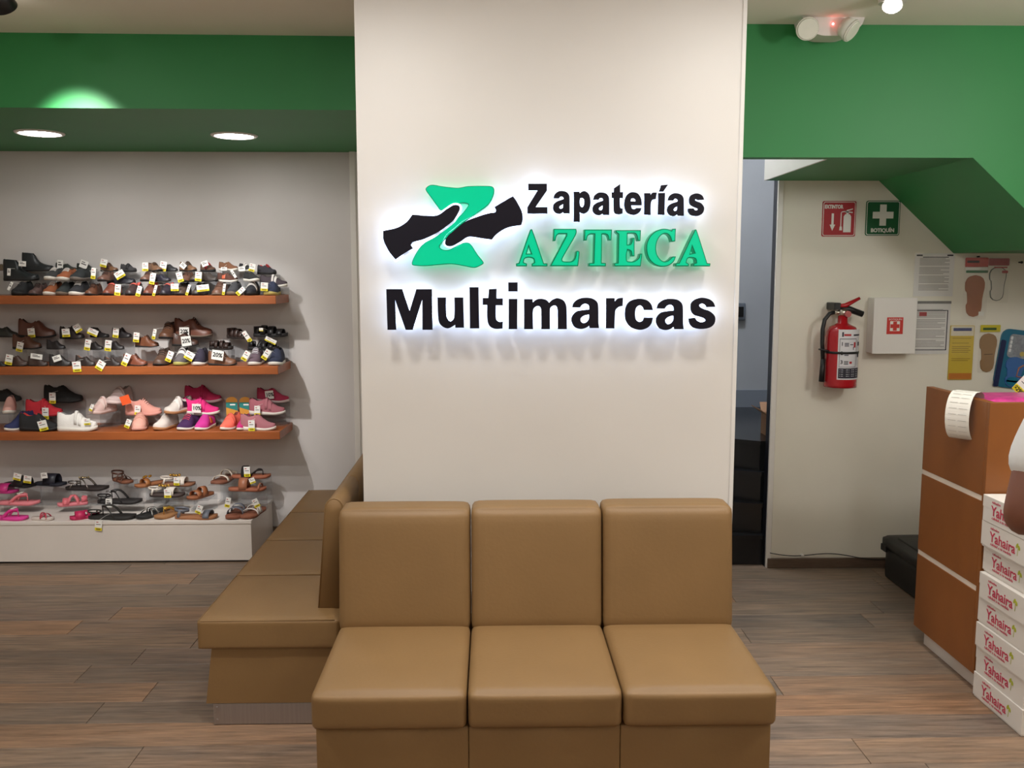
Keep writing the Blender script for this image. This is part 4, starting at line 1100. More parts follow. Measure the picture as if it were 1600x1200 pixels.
def sandal_parts(L, Wd, th, straps, wedge=0):
    """straps: list of (kind, args...) -> (part name, MB)"""
    out = []
    def edge(s): return Wd / 2 * interp(OUT, s)
    X = lambda s: (s - .5) * L
    T = lambda s: th + wedge * max(0, 1 - s * 1.6)
    for st_ in straps:
        k = st_[0]
        if k == 'band':
            _, s, w, h = st_
            e = edge(s) * 1.01
            out.append(('strap', ribbon([(X(s), e * math.cos(a), T(s) * .6 + h * max(0, math.sin(a)) ** .75) for a in [PI * j / 14 for j in range(15)]], w, .0028, (1, 0, 0))))
        elif k == 'cross':
            _, s0, s1, w, h = st_
            for sg in (1, -1):
                out.append(('strap', ribbon([(X(s0 + (s1 - s0) * j / 14), sg * (edge(s0) * (1 - j / 14) - edge(s1) * j / 14), T(s0) * .6 + h * math.sin(PI * j / 14) ** .75) for j in range(15)], w, .0025, (1, 0, 0))))
        elif k == 'thong':
            _, sp, sb, w, h = st_
            top = Vector((X(sp) - .012 * L, 0, th + h))
            out.append(('toe_post', MB().tube([(X(sp), 0, th), (X(sp), 0, th + h * .7), top], .003, 6)))
            for sg in (1, -1):
                end = Vector((X(sb), sg * edge(sb), T(sb) * .6))
                pts = [top.lerp(end, j / 8) + Vector((0, sg * .006 * math.sin(PI * j / 8), .55 * h * math.sin(PI * j / 8))) for j in range(9)]
                out.append(('strap', ribbon(pts, w * 1.35, .0035, (0, sg * .4, 1))))
        elif k == 'ankle':
            _, s, h, w, r = st_
            h = h * .65; w = w * 1.3; c = Vector((X(s), 0, T(s) + h))
            pts = [c + Vector((-r * 1.25 * math.cos(a), r * math.sin(a), .12 * h * math.cos(a))) for a in [2 * PI * j / 20 for j in range(21)]]
            out.append(('ankle_strap', ribbon(pts, w, .0025, (0, 0, 1))))
            for sg in (1, -1):
                out.append(('strap', ribbon([(X(s) - .01, sg * edge(max(s, .12)), T(s) * .7), (X(s), sg * r, c.z)], w, .0025, (1, 0, 0))))
        elif k == 'heelcup':
            _, s, h = st_
            pts = [Vector((X(s) - (X(s) - X(.02)) * math.sin(PI * j / 12), edge(.14) * math.cos(PI * j / 12), T(0) + h * .5)) for j in range(13)]
            out.append(('heel_strap', ribbon(pts, h, .003, (0, 0, 1))))
        elif k == 'charm':
            _, s, size, h = st_
            for sg in (-1, 1):
                out.append(('charm', MB().box(X(s) - size / 2, X(s) + size / 2, sg * size * .75 - size / 2, sg * size * .75 + size / 2, T(s) + h, T(s) + h + .006, bevel=.0015, seg=1)))
        elif k == 'jewel':
            _, s, size, h = st_
            for j in range(5):
                out.append(('bead', MB().ball((X(s) + .012 * (j - 2), .01 * math.sin(j * 2), T(s) + h), size, 5)))
    return out
def rotz(mb, a, tilt=0):
    M = Matrix.Rotation(a, 4, 'Z') @ Matrix.Rotation(tilt, 4, 'Y')
    bmesh.ops.transform(mb.bm, matrix=M, verts=mb.bm.verts[:]); return mb
ORD = ['first', 'second', 'third', 'fourth', 'fifth', 'sixth', 'seventh', 'eighth', 'ninth', 'tenth', 'eleventh', 'twelfth', 'thirteenth', 'fourteenth', 'fifteenth', 'sixteenth', 'seventeenth', 'eighteenth']
M_tagw = mat('tag_white', rgb(238, 236, 230), rough=.6, var=.01)
M_tagy = mat('tag_yellow', rgb(232, 214, 34), rough=.6, var=.02)
M_tago = mat('tag_orange', rgb(240, 92, 36), rough=.6, var=.02)
M_tagp = mat('tag_print', rgb(74, 66, 66), rough=.8)
M_tagr = mat('tag_print_red', rgb(170, 60, 60), rough=.8)
M_acr = clear('clear_acrylic', (.93, .94, .95, 1), gloss=.08, opaq=.035)
def price_tag(parent, tpx, tpy, w, h, rot, kind, y):
    """card hanging in front of a shoe, facing the aisle; w, h in photo pixels"""
    c = at(tpx, tpy, y=y); k = y / F_PX; w, h = w * k, h * k
    r = math.radians(rot); ux = Vector((math.cos(r), 0, -math.sin(r))); uz = Vector((math.sin(r), 0, math.cos(r)))
    def quad(u0, u1, v0, v1, d0, d1):
        b = MB(); P_ = lambda u, v, d: c + ux * u + uz * v + Vector((0, -d, 0))
        vv = [P_(u, v, d) for d in (d0, d1) for v in (v0, v1) for u in (u0, u1)]
        b.add(vv, [(0, 2, 3, 1), (4, 5, 7, 6), (0, 1, 5, 4), (2, 6, 7, 3), (0, 4, 6, 2), (1, 3, 7, 5)]); return b
    card = part('price_tag', quad(-w / 2, w / 2, -h / 2, h / 2, 0, .0008), M_tago if kind == 'o' else M_tagw, parent)
    if kind == 'y':
        part('yellow_panel', quad(-w / 2, w / 2, -h / 2, -h * .22, .0008, .0012), M_tagy, card)
        b = quad(-w * .3, w * .32, -h * .42, -h * .28, .0012, .0014)
        part('price_print', b, mat('price_ink', rgb(140, 122, 20), rough=.8), card)
        part('tag_text', quad(-w * .34, w * .3, h * .06, h * .12, .0008, .0011), M_tagp, card)
        part('tag_text', quad(-w * .34, -w * .05, h * .26, h * .34, .0008, .0011), M_tagr, card)
    elif kind in ('20%', '10%'):
        lettering(kind, h * .62, c - ux * (w * .42) - uz * (h * .18) + Vector((0, -.0012, 0)), ux, uz, mat('black_ink', rgb(22, 20, 20), rough=.7), card, name='percent_print', offset=.0009, fit=w * .84)
    elif kind == 'w':
        part('tag_text', quad(-w * .34, w * .3, -h * .05, h * .08, .0008, .0011), M_tagp, card)
        part('tag_text', quad(-w * .34, w * .1, h * .2, h * .3, .0008, .0011), M_tagp, card)
def tube_y(row): return row
# rows: y of the row, by shelf
ROWY = {'f': 5.25, 'm': 5.345, 'b': 5.425}
PODY = {'f': 5.07, 'm': 5.20, 'b': 5.345}
SHELF = {1: ('top shelf', SHZ[0], ROWY), 2: ('second shelf', SHZ[1], ROWY), 3: ('third shelf', SHZ[2], ROWY), 4: ('white podium', PZ, PODY)}
K_, BR, DB, TAN, NV, WH, GY = (30, 30, 32), (104, 66, 48), (62, 44, 38), (158, 100, 62), (34, 38, 62), (226, 220, 214), (96, 94, 94)
SOLE_W, SOLE_D, SOLE_B, SOLE_T = (222, 216, 206), (28, 26, 26), (112, 96, 82), (176, 124, 84)
S_ = []
def sh(shelf, row, px, py, L, yaw, style, col, sole, desc, tag=None, **kw): S_.append(dict(shelf=shelf, row=row, px=px, py=py, L=L, yaw=yaw, style=style, col=col, sole=sole, desc=desc, tag=tag or [], **kw))
C = -90
# ---- top shelf, front row
sh(1, 'f', 23, 461, 54, C, 'sneaker', K_, SOLE_D, 'black trainer with pale side stripe', [(16, 447, 4, 14, 30, 'w')])
sh(1, 'f', 49, 461, 48, C, 'oxford', (92, 70, 66), SOLE_D, 'purple-brown leather shoe')
sh(1, 'f', 72, 461, 50, C, 'sneaker', (150, 86, 52), SOLE_W, 'tan sneaker with white laces', laces=WH)
sh(1, 'f', 92, 461, 50, C, 'sneaker', (48, 52, 52), SOLE_B, 'charcoal sneaker with grey-brown toe')
sh(1, 'f', 113, 461, 54, C, 'sneaker', (46, 46, 50), SOLE_W, 'charcoal sneaker with white laces', laces=WH)
sh(1, 'f', 137, 461, 46, C, 'oxford', BR, SOLE_D, 'brown leather shoe')
sh(1, 'f', 165, 461, 58, C, 'loafer', (122, 66, 50), SOLE_D, 'brown loafer with coral lining', lining=(206, 96, 84))
sh(1, 'f', 200, 461, 54, C, 'loafer', (64, 48, 48), SOLE_D, 'dark loafer with coral lining', [(184, 453, 9, 17, 8, 'y')], lining=(206, 96, 84))
sh(1, 'f', 228, 461, 54, C, 'loafer', (120, 70, 56), SOLE_D, 'red-brown loafer with coral lining', [(217, 455, 7, 16, 18, 'y')], lining=(206, 96, 84))
sh(1, 'f', 254, 461, 50, C, 'loafer', (48, 42, 52), SOLE_D, 'navy-brown loafer with coral lining', [(242, 454, 4, 17, 18, 'y')], lining=(206, 96, 84))
sh(1, 'f', 278, 461, 50, C, 'oxford', (92, 76, 66), SOLE_D, 'grey-brown leather shoe with square tag', [(273, 449, 12, 11, 0, 'y')])
sh(1, 'f', 305, 461, 48, C, 'oxford', (70, 62, 58), SOLE_D, 'dark grey leather shoe', [(294, 453, 4, 17, 20, 'y'), (317, 450, 19, 10, -6, 'y')])
sh(1, 'f', 337, 461, 52, C, 'oxford', (112, 78, 62), SOLE_B, 'brown strapped leather shoe', straps=(112, 78, 62))
sh(1, 'f', 360, 461, 50, C, 'sneaker', (64, 64, 68), SOLE_B, 'grey slip-on with rubber toe', [(350, 452, 4, 17, 10, 'y')])
sh(1, 'f', 388, 461, 50, C, 'sneaker', (38, 38, 44), SOLE_D, 'black trainer with white stripes', [(376, 455, 7, 15, 48, 'y')], straps=WH)
sh(1, 'f', 420, 461, 58, C, 'sneaker', (46, 52, 76), (186, 168, 96), 'navy trainer with yellowish sole', [(413, 448, 11, 13, 4, 'y')])
# ---- top shelf, middle row
sh(1, 'm', 34, 439, 53, 0, 'boot', (30, 33, 35), SOLE_D, 'black ankle boot with white tag', [(35, 412, 11, 8, 4, 'w'), (14, 425, 5, 11, 6, 'w')])
sh(1, 'm', 74, 438, 50, C, 'sneaker', (62, 62, 62), SOLE_W, 'grey sneaker with white laces', laces=WH)
sh(1, 'm', 94, 439, 52, C, 'sneaker', (160, 92, 58), SOLE_W, 'light brown sneaker with white laces', laces=WH)
sh(1, 'm', 115, 439, 54, C, 'sneaker', (42, 46, 48), (110, 100, 92), 'black sneaker with taupe toe cap')
sh(1, 'm', 157, 440, 46, C, 'oxford', (106, 72, 60), SOLE_D, 'brown square-toed leather shoe', [(146, 427, 7, 17, 8, 'y')])
sh(1, 'm', 190, 444, 47, -12, 'loafer', (34, 34, 42), SOLE_D, 'black flat shoe with slanted tag', [(187, 429, 15, 11, -30, 'y')])
sh(1, 'm', 224, 440, 46, C, 'oxford', (110, 76, 62), SOLE_D, 'brown leather shoe beside slanted tag', [(238, 436, 8, 16, 10, 'y')])
sh(1, 'm', 252, 440, 34, -20, 'loafer', (44, 42, 54), SOLE_D, 'navy-brown loafer', [(239, 435, 7, 17, 14, 'y')])
sh(1, 'm', 284, 441, 46, C, 'oxford', (112, 76, 60), SOLE_D, 'brown leather shoe with leaning tag', [(281, 433, 9, 15, -14, 'y')])
sh(1, 'm', 302, 440, 44, C, 'oxford', (82, 68, 58), SOLE_D, 'olive-brown leather shoe', [(310, 432, 10, 14, 6, 'y')])
sh(1, 'm', 325, 440, 40, -30, 'loafer', (64, 56, 52), SOLE_D, 'charcoal-brown moccasin')
sh(1, 'm', 356, 441, 35, -18, 'sneaker', (86, 54, 44), SOLE_W, 'dark brown sneaker with orange patch', [(365, 428, 4, 13, -30, 'w')], patch=(214, 104, 74))
sh(1, 'm', 387, 440, 40, -50, 'sneaker', (40, 40, 40), SOLE_W, 'black trainer with pale sole')
sh(1, 'm', 428, 449, 44, -12, 'sneaker', (70, 60, 66), SOLE_W, 'grey and white trainer at the shelf end', straps=WH)
# ---- top shelf, back row
sh(1, 'b', 2, 423, 30, 0, 'loafer', (96, 82, 64), SOLE_B, 'olive shoe cut by the picture edge')
sh(1, 'b', 60, 424, 46, 4, 'boot', (32, 34, 36), SOLE_D, 'black ankle boot behind another boot')
sh(1, 'b', 104, 424, 34, -8, 'loafer', (46, 52, 48), SOLE_W, 'green-black plimsoll with pale sole', [(94, 414, 9, 15, 6, 'w')])
sh(1, 'b', 136, 424, 32, -8, 'loafer', (44, 48, 46), SOLE_W, 'dark plimsoll with pale sole', [(131, 413, 12, 12, 22, 'w')])
sh(1, 'b', 171, 424, 31, -20, 'oxford', (118, 82, 56), SOLE_D, 'tan-brown strapped shoe', [(162, 411, 10, 12, 14, 'y')], straps=(92, 62, 46))
sh(1, 'b', 201, 425, 30, -25, 'sneaker', (60, 58, 60), SOLE_D, 'grey-black strapped trainer', straps=(36, 36, 38))
sh(1, 'b', 234, 424, 40, -45, 'oxford', (124, 90, 66), SOLE_D, 'light brown leather shoe', [(227, 417, 9, 13, 2, 'y')])
sh(1, 'b', 264, 424, 32, -20, 'loafer', (48, 48, 50), SOLE_D, 'black leather shoe', [(255, 416, 10, 15, 12, 'y')])
sh(1, 'b', 294, 424, 36, -35, 'oxford', (128, 92, 66), SOLE_D, 'brown shoe with dark collar', [(286, 415, 9, 8, 40, 'w')], straps=(66, 58, 54))
sh(1, 'b', 325, 425, 34, -40, 'sneaker', (94, 66, 52), SOLE_D, 'brown shoe with red collar', [(320, 412, 10, 8, -20, 'w')], lining=(178, 40, 54), straps=(178, 40, 54))
sh(1, 'b', 357, 423, 33, -20, 'sneaker', (122, 82, 58), SOLE_W, 'brown trainer with pale sole', [(350, 420, 9, 5, 0, 'w')])
sh(1, 'b', 384, 424, 30, -40, 'sneaker', (44, 44, 46), SOLE_W, 'black trainer with white straps', [(378, 420, 10, 7, -4, 'w'), (394, 418, 9, 12, 14, 'y')], straps=WH)
sh(1, 'b', 417, 429, 36, -30, 'sneaker', (54, 52, 58), SOLE_D, 'dark trainer with red trim', lining=(200, 46, 52), laces=(200, 46, 52))
# ---- second shelf, front row
sh(2, 'f', 1, 571, 18, 0, 'loafer', K_, SOLE_D, 'black toe cut by the picture edge')
sh(2, 'f', 27, 571, 36, -6, 'loafer', (72, 52, 44), SOLE_D, 'dark brown slip-on', [(14, 562, 11, 16, 12, 'y')])
sh(2, 'f', 60, 571, 31, -6, 'loafer', (64, 48, 42), SOLE_D, 'dark brown loafer with sideways tag', [(57, 557, 18, 8, 8, 'w')])
sh(2, 'f', 95, 571, 36, -8, 'loafer', (42, 38, 38), SOLE_D, 'black loafer', [(89, 560, 13, 9, -18, 'w')])
sh(2, 'f', 134, 571, 33, -12, 'loafer', (48, 40, 38), SOLE_D, 'black loafer with brown lining', [(120, 573, 13, 16, -4, 'y')], lining=(124, 84, 62))
sh(2, 'f', 176, 571, 28, -14, 'loafer', (50, 42, 40), SOLE_D, 'dark loafer with brown lining', [(157, 571, 12, 15, 32, 'y')], lining=(120, 82, 62))
sh(2, 'f', 212, 571, 38, -8, 'oxford', (126, 72, 52), SOLE_D, 'reddish brown oxford with white lining', [(197, 562, 9, 20, 26, 'y')], lining=WH)
sh(2, 'f', 246, 572, 60, C, 'oxford', (92, 68, 56), SOLE_D, 'round-toed dark brown shoe')
sh(2, 'f', 277, 570, 54, C, 'sneaker', (104, 98, 98), (176, 168, 92), 'grey striped trainer with yellowish sole', [(265, 557, 9, 17, 24, 'y')], straps=(214, 212, 208))
sh(2, 'f', 306, 570, 56, C, 'sneaker', (52, 46, 62), SOLE_W, 'navy trainer with thick white sole', [(296, 556, 14, 13, 30, 'y')])
sh(2, 'f', 348, 570, 46, -10, 'oxford', (112, 74, 52), SOLE_D, 'brown hiking shoe with discount card', [(340, 555, 18, 15, 10, '20%')])
sh(2, 'f', 394, 570, 56, C, 'sneaker', (104, 86, 96), SOLE_W, 'grey-purple trainer with white toe', [(384, 556, 9, 16, 32, 'y')], laces=(190, 186, 190))
sh(2, 'f', 427, 570, 62, C, 'sneaker', (42, 48, 70), SOLE_W, 'navy trainer at the shelf end', [(416, 554, 9, 17, 34, 'y')])
# ---- second shelf, middle row
sh(2, 'm', 43, 546, 46, -6, 'loafer', (94, 62, 48), SOLE_D, 'brown leather slip-on', [(31, 542, 10, 15, 14, 'y')])
sh(2, 'm', 88, 546, 30, -6, 'loafer', (38, 34, 36), SOLE_D, 'black leather slip-on')
sh(2, 'm', 148, 547, 29, -10, 'loafer', (40, 36, 36), SOLE_D, 'black slip-on with brown lining', [(137, 539, 9, 17, 12, 'y')], lining=(120, 82, 62))
sh(2, 'm', 180, 547, 31, -10, 'loafer', (42, 38, 38), SOLE_D, 'black slip-on with tan lining', [(169, 540, 10, 17, 8, 'y')], lining=(120, 82, 62))
sh(2, 'm', 230, 543, 38, -8, 'oxford', (122, 74, 50), SOLE_D, 'chestnut oxford', [(213, 527, 9, 15, 8, 'y')])
sh(2, 'm', 290, 541, 42, -4, 'oxford', (78, 52, 42), SOLE_D, 'dark brown derby behind discount cards', [(291, 533, 15, 15, -6, '20%')])
sh(2, 'm', 346, 547, 38, -6, 'sandal', (58, 44, 40), (44, 38, 36), 'dark brown fisherman sandal', straps_l=[('band', .75, .03, .03), ('band', .55, .02, .04), ('band', .32, .02, .04), ('heelcup', .2, .03)])
sh(2, 'm', 412, 548, 50, -8, 'sandal', (34, 34, 36), (34, 32, 34), 'black strappy sandal with orange mark', [(423, 532, 18, 7, 26, 'y')], straps_l=[('band', .78, .03, .03), ('band', .55, .024, .04), ('cross', .6, .36, .016, .045), ('heelcup', .2, .03)])
# ---- second shelf, back row
sh(2, 'b', 10, 527, 36, 0, 'loafer', (44, 48, 44), SOLE_D, 'green-black pump')
sh(2, 'b', 59, 528, 58, -4, 'loafer', (96, 60, 48), SOLE_D, 'long brown loafer', [(49, 520, 11, 14, -3, 'y')])
sh(2, 'b', 113, 530, 40, -10, 'oxford', (48, 40, 38), SOLE_D, 'black leather shoe with two tags', [(103, 520, 12, 13, -4, 'y'), (121, 513, 11, 12, -30, 'y')])
sh(2, 'b', 156, 528, 34, -20, 'boot', (38, 36, 36), SOLE_D, 'low black boot', [(145, 519, 16, 10, 24, 'y')], squash=.7)
sh(2, 'b', 191, 528, 32, -10, 'oxford', (40, 36, 38), SOLE_D, 'black lace-up with slim tag', [(181, 520, 9, 15, 8, 'y')])
sh(2, 'b', 255, 530, 58, C, 'oxford', (106, 72, 54), SOLE_D, 'brown round-toed shoe facing the aisle', [(241, 522, 5, 16, 14, 'y')])
sh(2, 'b', 303, 527, 60, -4, 'oxford', (108, 66, 52), SOLE_B, 'large chestnut ankle shoe with discount card', [(288, 518, 15, 14, 0, '20%')])
sh(2, 'b', 371, 530, 40, -30, 'sandal', (62, 46, 42), (52, 42, 38), 'dark brown closed sandal', [(386, 526, 7, 19, -34, 'y')], straps_l=[('band', .78, .034, .03), ('band', .55, .03, .045), ('band', .32, .03, .05), ('heelcup', .2, .04)])
sh(2, 'b', 423, 527, 54, -6, 'sandal', (34, 34, 36), (34, 32, 32), 'black sports sandal with yellow marks', [(408, 515, 6, 5, 0, 'y')], straps_l=[('band', .8, .034, .035), ('band', .55, .034, .05), ('band', .32, .03, .055), ('heelcup', .2, .04)])
# ---- third shelf, front row
sh(3, 'f', 19, 675, 50, -125, 'sock', (44, 50, 92), SOLE_W, 'navy knitted trainer with white sole')
sh(3, 'f', 62, 676, 61, -4, 'runner', (34, 34, 36), SOLE_D, 'black trainer with red lining', [(67, 665, 14, 16, -14, 'y')], lining=(206, 62, 58))
sh(3, 'f', 122, 676, 61, 0, 'sneaker', (232, 228, 222), SOLE_W, 'white trainer with two touch straps', [(136, 659, 10, 10, -4, 'y')], straps=(224, 220, 214))
sh(3, 'f', 209, 674, 62, -80, 'sneaker', (226, 168, 152), (214, 158, 144), 'pink trainer with touch straps', [(200, 662, 8, 14, 24, 'y')], straps=(218, 158, 142))
sh(3, 'f', 250, 671, 56, -110, 'sneaker', (220, 208, 200), SOLE_T, 'off-white trainer with tan toe')
sh(3, 'f', 286, 676, 66, -105, 'runner', (66, 34, 82), SOLE_W, 'dark purple trainer with pink laces', laces=(206, 76, 106))
sh(3, 'f', 312, 675, 60, -100, 'runner', (204, 52, 146), SOLE_W, 'magenta trainer with orange panel', patch=(232, 120, 60))
sh(3, 'f', 353, 670, 60, -105, 'runner', (240, 112, 92), SOLE_W, 'coral trainer with touch strap', straps=(240, 112, 92))
sh(3, 'f', 375, 669, 46, -95, 'runner', (196, 44, 116), SOLE_W, 'small magenta trainer')
sh(3, 'f', 404, 673, 56, -3, 'runner', (166, 104, 112), SOLE_W, 'mauve slip-on trainer with white sole', [(393, 665, 10, 17, 0, 'y')])
# ---- third shelf, middle row
sh(3, 'm', 2, 648, 50, -70, 'sneaker', (224, 172, 160), SOLE_W, 'pale pink trainer at the picture edge')
sh(3, 'm', 70, 651, 57, -2, 'runner', (198, 44, 56), (186, 40, 52), 'red trainer with touch strap', [(71, 646, 10, 18, 2, 'y')], straps=(190, 40, 52))
sh(3, 'm', 150, 649, 54, -110, 'sneaker', (222, 190, 182), (216, 186, 178), 'blush trainer with straps', [(143, 637, 5, 11, 24, 'y')], straps=(228, 204, 196))
sh(3, 'm', 225, 650, 57, -4, 'runner', (224, 158, 144), (216, 150, 138), 'salmon pink lace-up trainer', [(215, 641, 9, 15, 4, 'y')], laces=(230, 178, 166))
sh(3, 'm', 270, 649, 58, -120, 'sneaker', (224, 214, 206), SOLE_T, 'white trainer with black loop and tan sole', straps=(236, 230, 224), patch=(34, 34, 44))
sh(3, 'm', 315, 649, 58, -3, 'runner', (222, 44, 124), SOLE_W, 'hot pink trainer with discount card', [(307, 638, 14, 14, 2, '10%')], straps=(222, 44, 124))
sh(3, 'm', 418, 649, 57, -3, 'runner', (164, 96, 106), SOLE_W, 'mauve trainer with touch strap', [(402, 642, 9, 16, 2, 'y')], straps=(170, 106, 114))
# ---- third shelf, back row
sh(3, 'b', 12, 628, 44, -4, 'runner', (40, 42, 42), SOLE_D, 'black and grey trainer')
sh(3, 'b', 100, 630, 60, -2, 'runner', (32, 32, 32), SOLE_D, 'all-black trainer', [(82, 622, 10, 17, 2, 'y')])
sh(3, 'b', 176, 633, 66, -105, 'sneaker', (206, 186, 182), (218, 198, 194), 'pale grey-pink trainer with orange card', [(196, 625, 15, 14, -18, 'o')], straps=(214, 200, 196), lining=(146, 138, 132))
sh(3, 'b', 318, 630, 58, -3, 'runner', (176, 36, 84), (206, 178, 182), 'crimson trainer with pale sole', straps=(170, 34, 80))
sh(3, 'b', 427, 630, 51, -3, 'runner', (170, 48, 80), (214, 196, 196), 'crimson trainer with discount card', [(421, 617, 13, 13, -6, '10%')])
# ---- podium, front row
SB = 'sandal'
sh(4, 'f', 16, 812, 58, -6, SB, (222, 60, 146), (220, 62, 150), 'hot pink flip-flop with square charm', straps_l=[('thong', .74, .38, .014, .035), ('charm', .62, .016, .045)], charm=WH)
sh(4, 'f', 67, 811, 36, -8, SB, (186, 62, 82), (206, 192, 184), 'pale sandal with red straps', straps_l=[('cross', .78, .5, .009, .028), ('band', .5, .009, .032)])
sh(4, 'f', 133, 809, 44, -150, SB, (196, 40, 92), (190, 44, 92), 'raspberry slide with white toe', straps_l=[('band', .66, .05, .034), ('cross', .6, .35, .012, .035)])
sh(4, 'f', 176, 811, 75, -4, SB, (42, 40, 36), (34, 32, 30), 'black thong sandal with hanging tag', [(154, 821, 11, 17, 6, 'y')], straps_l=[('thong', .3, .62, .009, .05), ('ankle', .12, .035, .006, .03)], flip=1)
sh(4, 'f', 226, 809, 66, -112, SB, (172, 172, 170), (34, 34, 34), 'black sandal with silver straps', straps_l=[('cross', .72, .45, .011, .034), ('band', .52, .010, .04)], bright=1)
sh(4, 'f', 255, 808, 68, -110, SB, (214, 176, 84), (166, 120, 78), 'tan thong sandal with gold straps', straps_l=[('thong', .76, .45, .012, .032), ('jewel', .66, .006, .034)], bright=1)
sh(4, 'f', 307, 807, 67, -3, SB, (106, 110, 120), (158, 106, 70), 'tan sandal with grey straps', [(311, 796, 9, 14, 24, 'y')], straps_l=[('band', .78, .036, .036), ('ankle', .16, .05, .012, .032)])
sh(4, 'f', 361, 808, 68, C, SB, (104, 106, 116), (140, 84, 62), 'brown slide with broad grey band', [(356, 785, 8, 16, 12, 'y')], straps_l=[('band', .62, .04, .042), ('band', .4, .03, .05)])
sh(4, 'f', 387, 808, 68, -100, SB, (224, 216, 208), (144, 88, 64), 'brown slide with white bands', [(400, 786, 9, 14, -24, 'y')], straps_l=[('band', .66, .016, .034), ('band', .46, .03, .046), ('cross', .6, .36, .012, .05)])
# ---- podium, middle row
sh(4, 'm', 30, 791, 66, -4, SB, (228, 130, 138), (226, 132, 140), 'pale pink flip-flop with white charms', straps_l=[('thong', .72, .36, .014, .035), ('charm', .55, .018, .045)], charm=WH)
sh(4, 'm', 114, 793, 44, -160, SB, (222, 112, 122), (226, 130, 140), 'coral sandal with zigzag straps', straps_l=[('band', .72, .03, .034), ('cross', .65, .3, .014, .05), ('heelcup', .2, .03)])
sh(4, 'm', 188, 789, 70, -3, SB, (40, 38, 38), (38, 34, 34), 'black thong sandal with jewels', [(170, 786, 10, 14, 4, 'w')], straps_l=[('thong', .32, .62, .009, .05), ('ankle', .14, .04, .006, .03), ('jewel', .3, .006, .05)], charm=(150, 150, 150))
sh(4, 'm', 262, 778, 56, -4, SB, (226, 216, 204), (62, 48, 44), 'dark sandal with white shells', [(262, 771, 11, 14, 0, 'y')], straps_l=[('band', .62, .05, .042), ('jewel', .4, .009, .045), ('ankle', .15, .045, .008, .03)], charm=(206, 164, 80))
sh(4, 'm', 305, 783, 50, -120, SB, (152, 92, 56), (146, 88, 56), 'tan two-band slide', straps_l=[('band', .68, .036, .036), ('band', .42, .036, .05)])
sh(4, 'm', 387, 769, 60, -3, SB, (158, 100, 72), (150, 86, 60), 'brown sandal with broad band', [(394, 751, 9, 9, -20, 'y')], straps_l=[('band', .42, .05, .062), ('band', .84, .010, .032)])
# ---- podium, back row
sh(4, 'b', 4, 772, 52, -4, SB, (214, 56, 138), (214, 60, 142), 'magenta slide', straps_l=[('band', .62, .06, .045)])
sh(4, 'b', 32, 764, 58, -20, SB, (34, 34, 36), (30, 30, 32), 'black slide with two tags', [(27, 745, 12, 11, 14, 'y'), (43, 749, 12, 12, 8, 'y')], straps_l=[('band', .62, .07, .055)])
sh(4, 'b', 80, 761, 52, -10, SB, (36, 38, 50), (34, 36, 48), 'navy slide with white tag', [(69, 743, 10, 9, -6, 'w')], straps_l=[('band', .55, .08, .06)])
sh(4, 'b', 137, 768, 68, -4, SB, (150, 144, 138), (46, 38, 36), 'dark sandal with silver chain', straps_l=[('thong', .34, .62, .009, .045), ('jewel', .42, .007, .055), ('ankle', .2, .04, .006, .03)], bright=1, charm=(206, 190, 150))
sh(4, 'b', 192, 758, 48, -40, SB, (84, 52, 40), (124, 76, 54), 'brown gladiator sandal', straps_l=[('cross', .74, .5, .010, .03), ('band', .42, .010, .04), ('ankle', .2, .055, .008, .032)])
sh(4, 'b', 225, 764, 50, -130, SB, (170, 110, 62), (160, 102, 64), 'tan sandal with gold ornament', straps_l=[('band', .66, .03, .036), ('jewel', .6, .008, .04)], charm=(214, 160, 60))
sh(4, 'b', 279, 761, 54, -4, SB, (230, 220, 208), (134, 88, 62), 'tan sandal with white shell ornament', [(276, 752, 9, 13, 2, 'y')], straps_l=[('band', .62, .05, .042), ('jewel', .4, .009, .045), ('ankle', .16, .045, .008, .03)], charm=(206, 164, 80))
sh(4, 'b', 341, 759, 66, -100, SB, (224, 214, 198), (132, 82, 62), 'brown slide with cream bands', straps_l=[('band', .68, .024, .034), ('band', .40, .024, .055), ('heelcup', .2, .02)])
sh(4, 'b', 393, 749, 62, -3, SB, (36, 34, 36), (152, 88, 62), 'tan sandal with black band', [(386, 737, 10, 16, -2, 'y')], straps_l=[('band', .36, .036, .06), ('thong', .8, .5, .007, .03)])

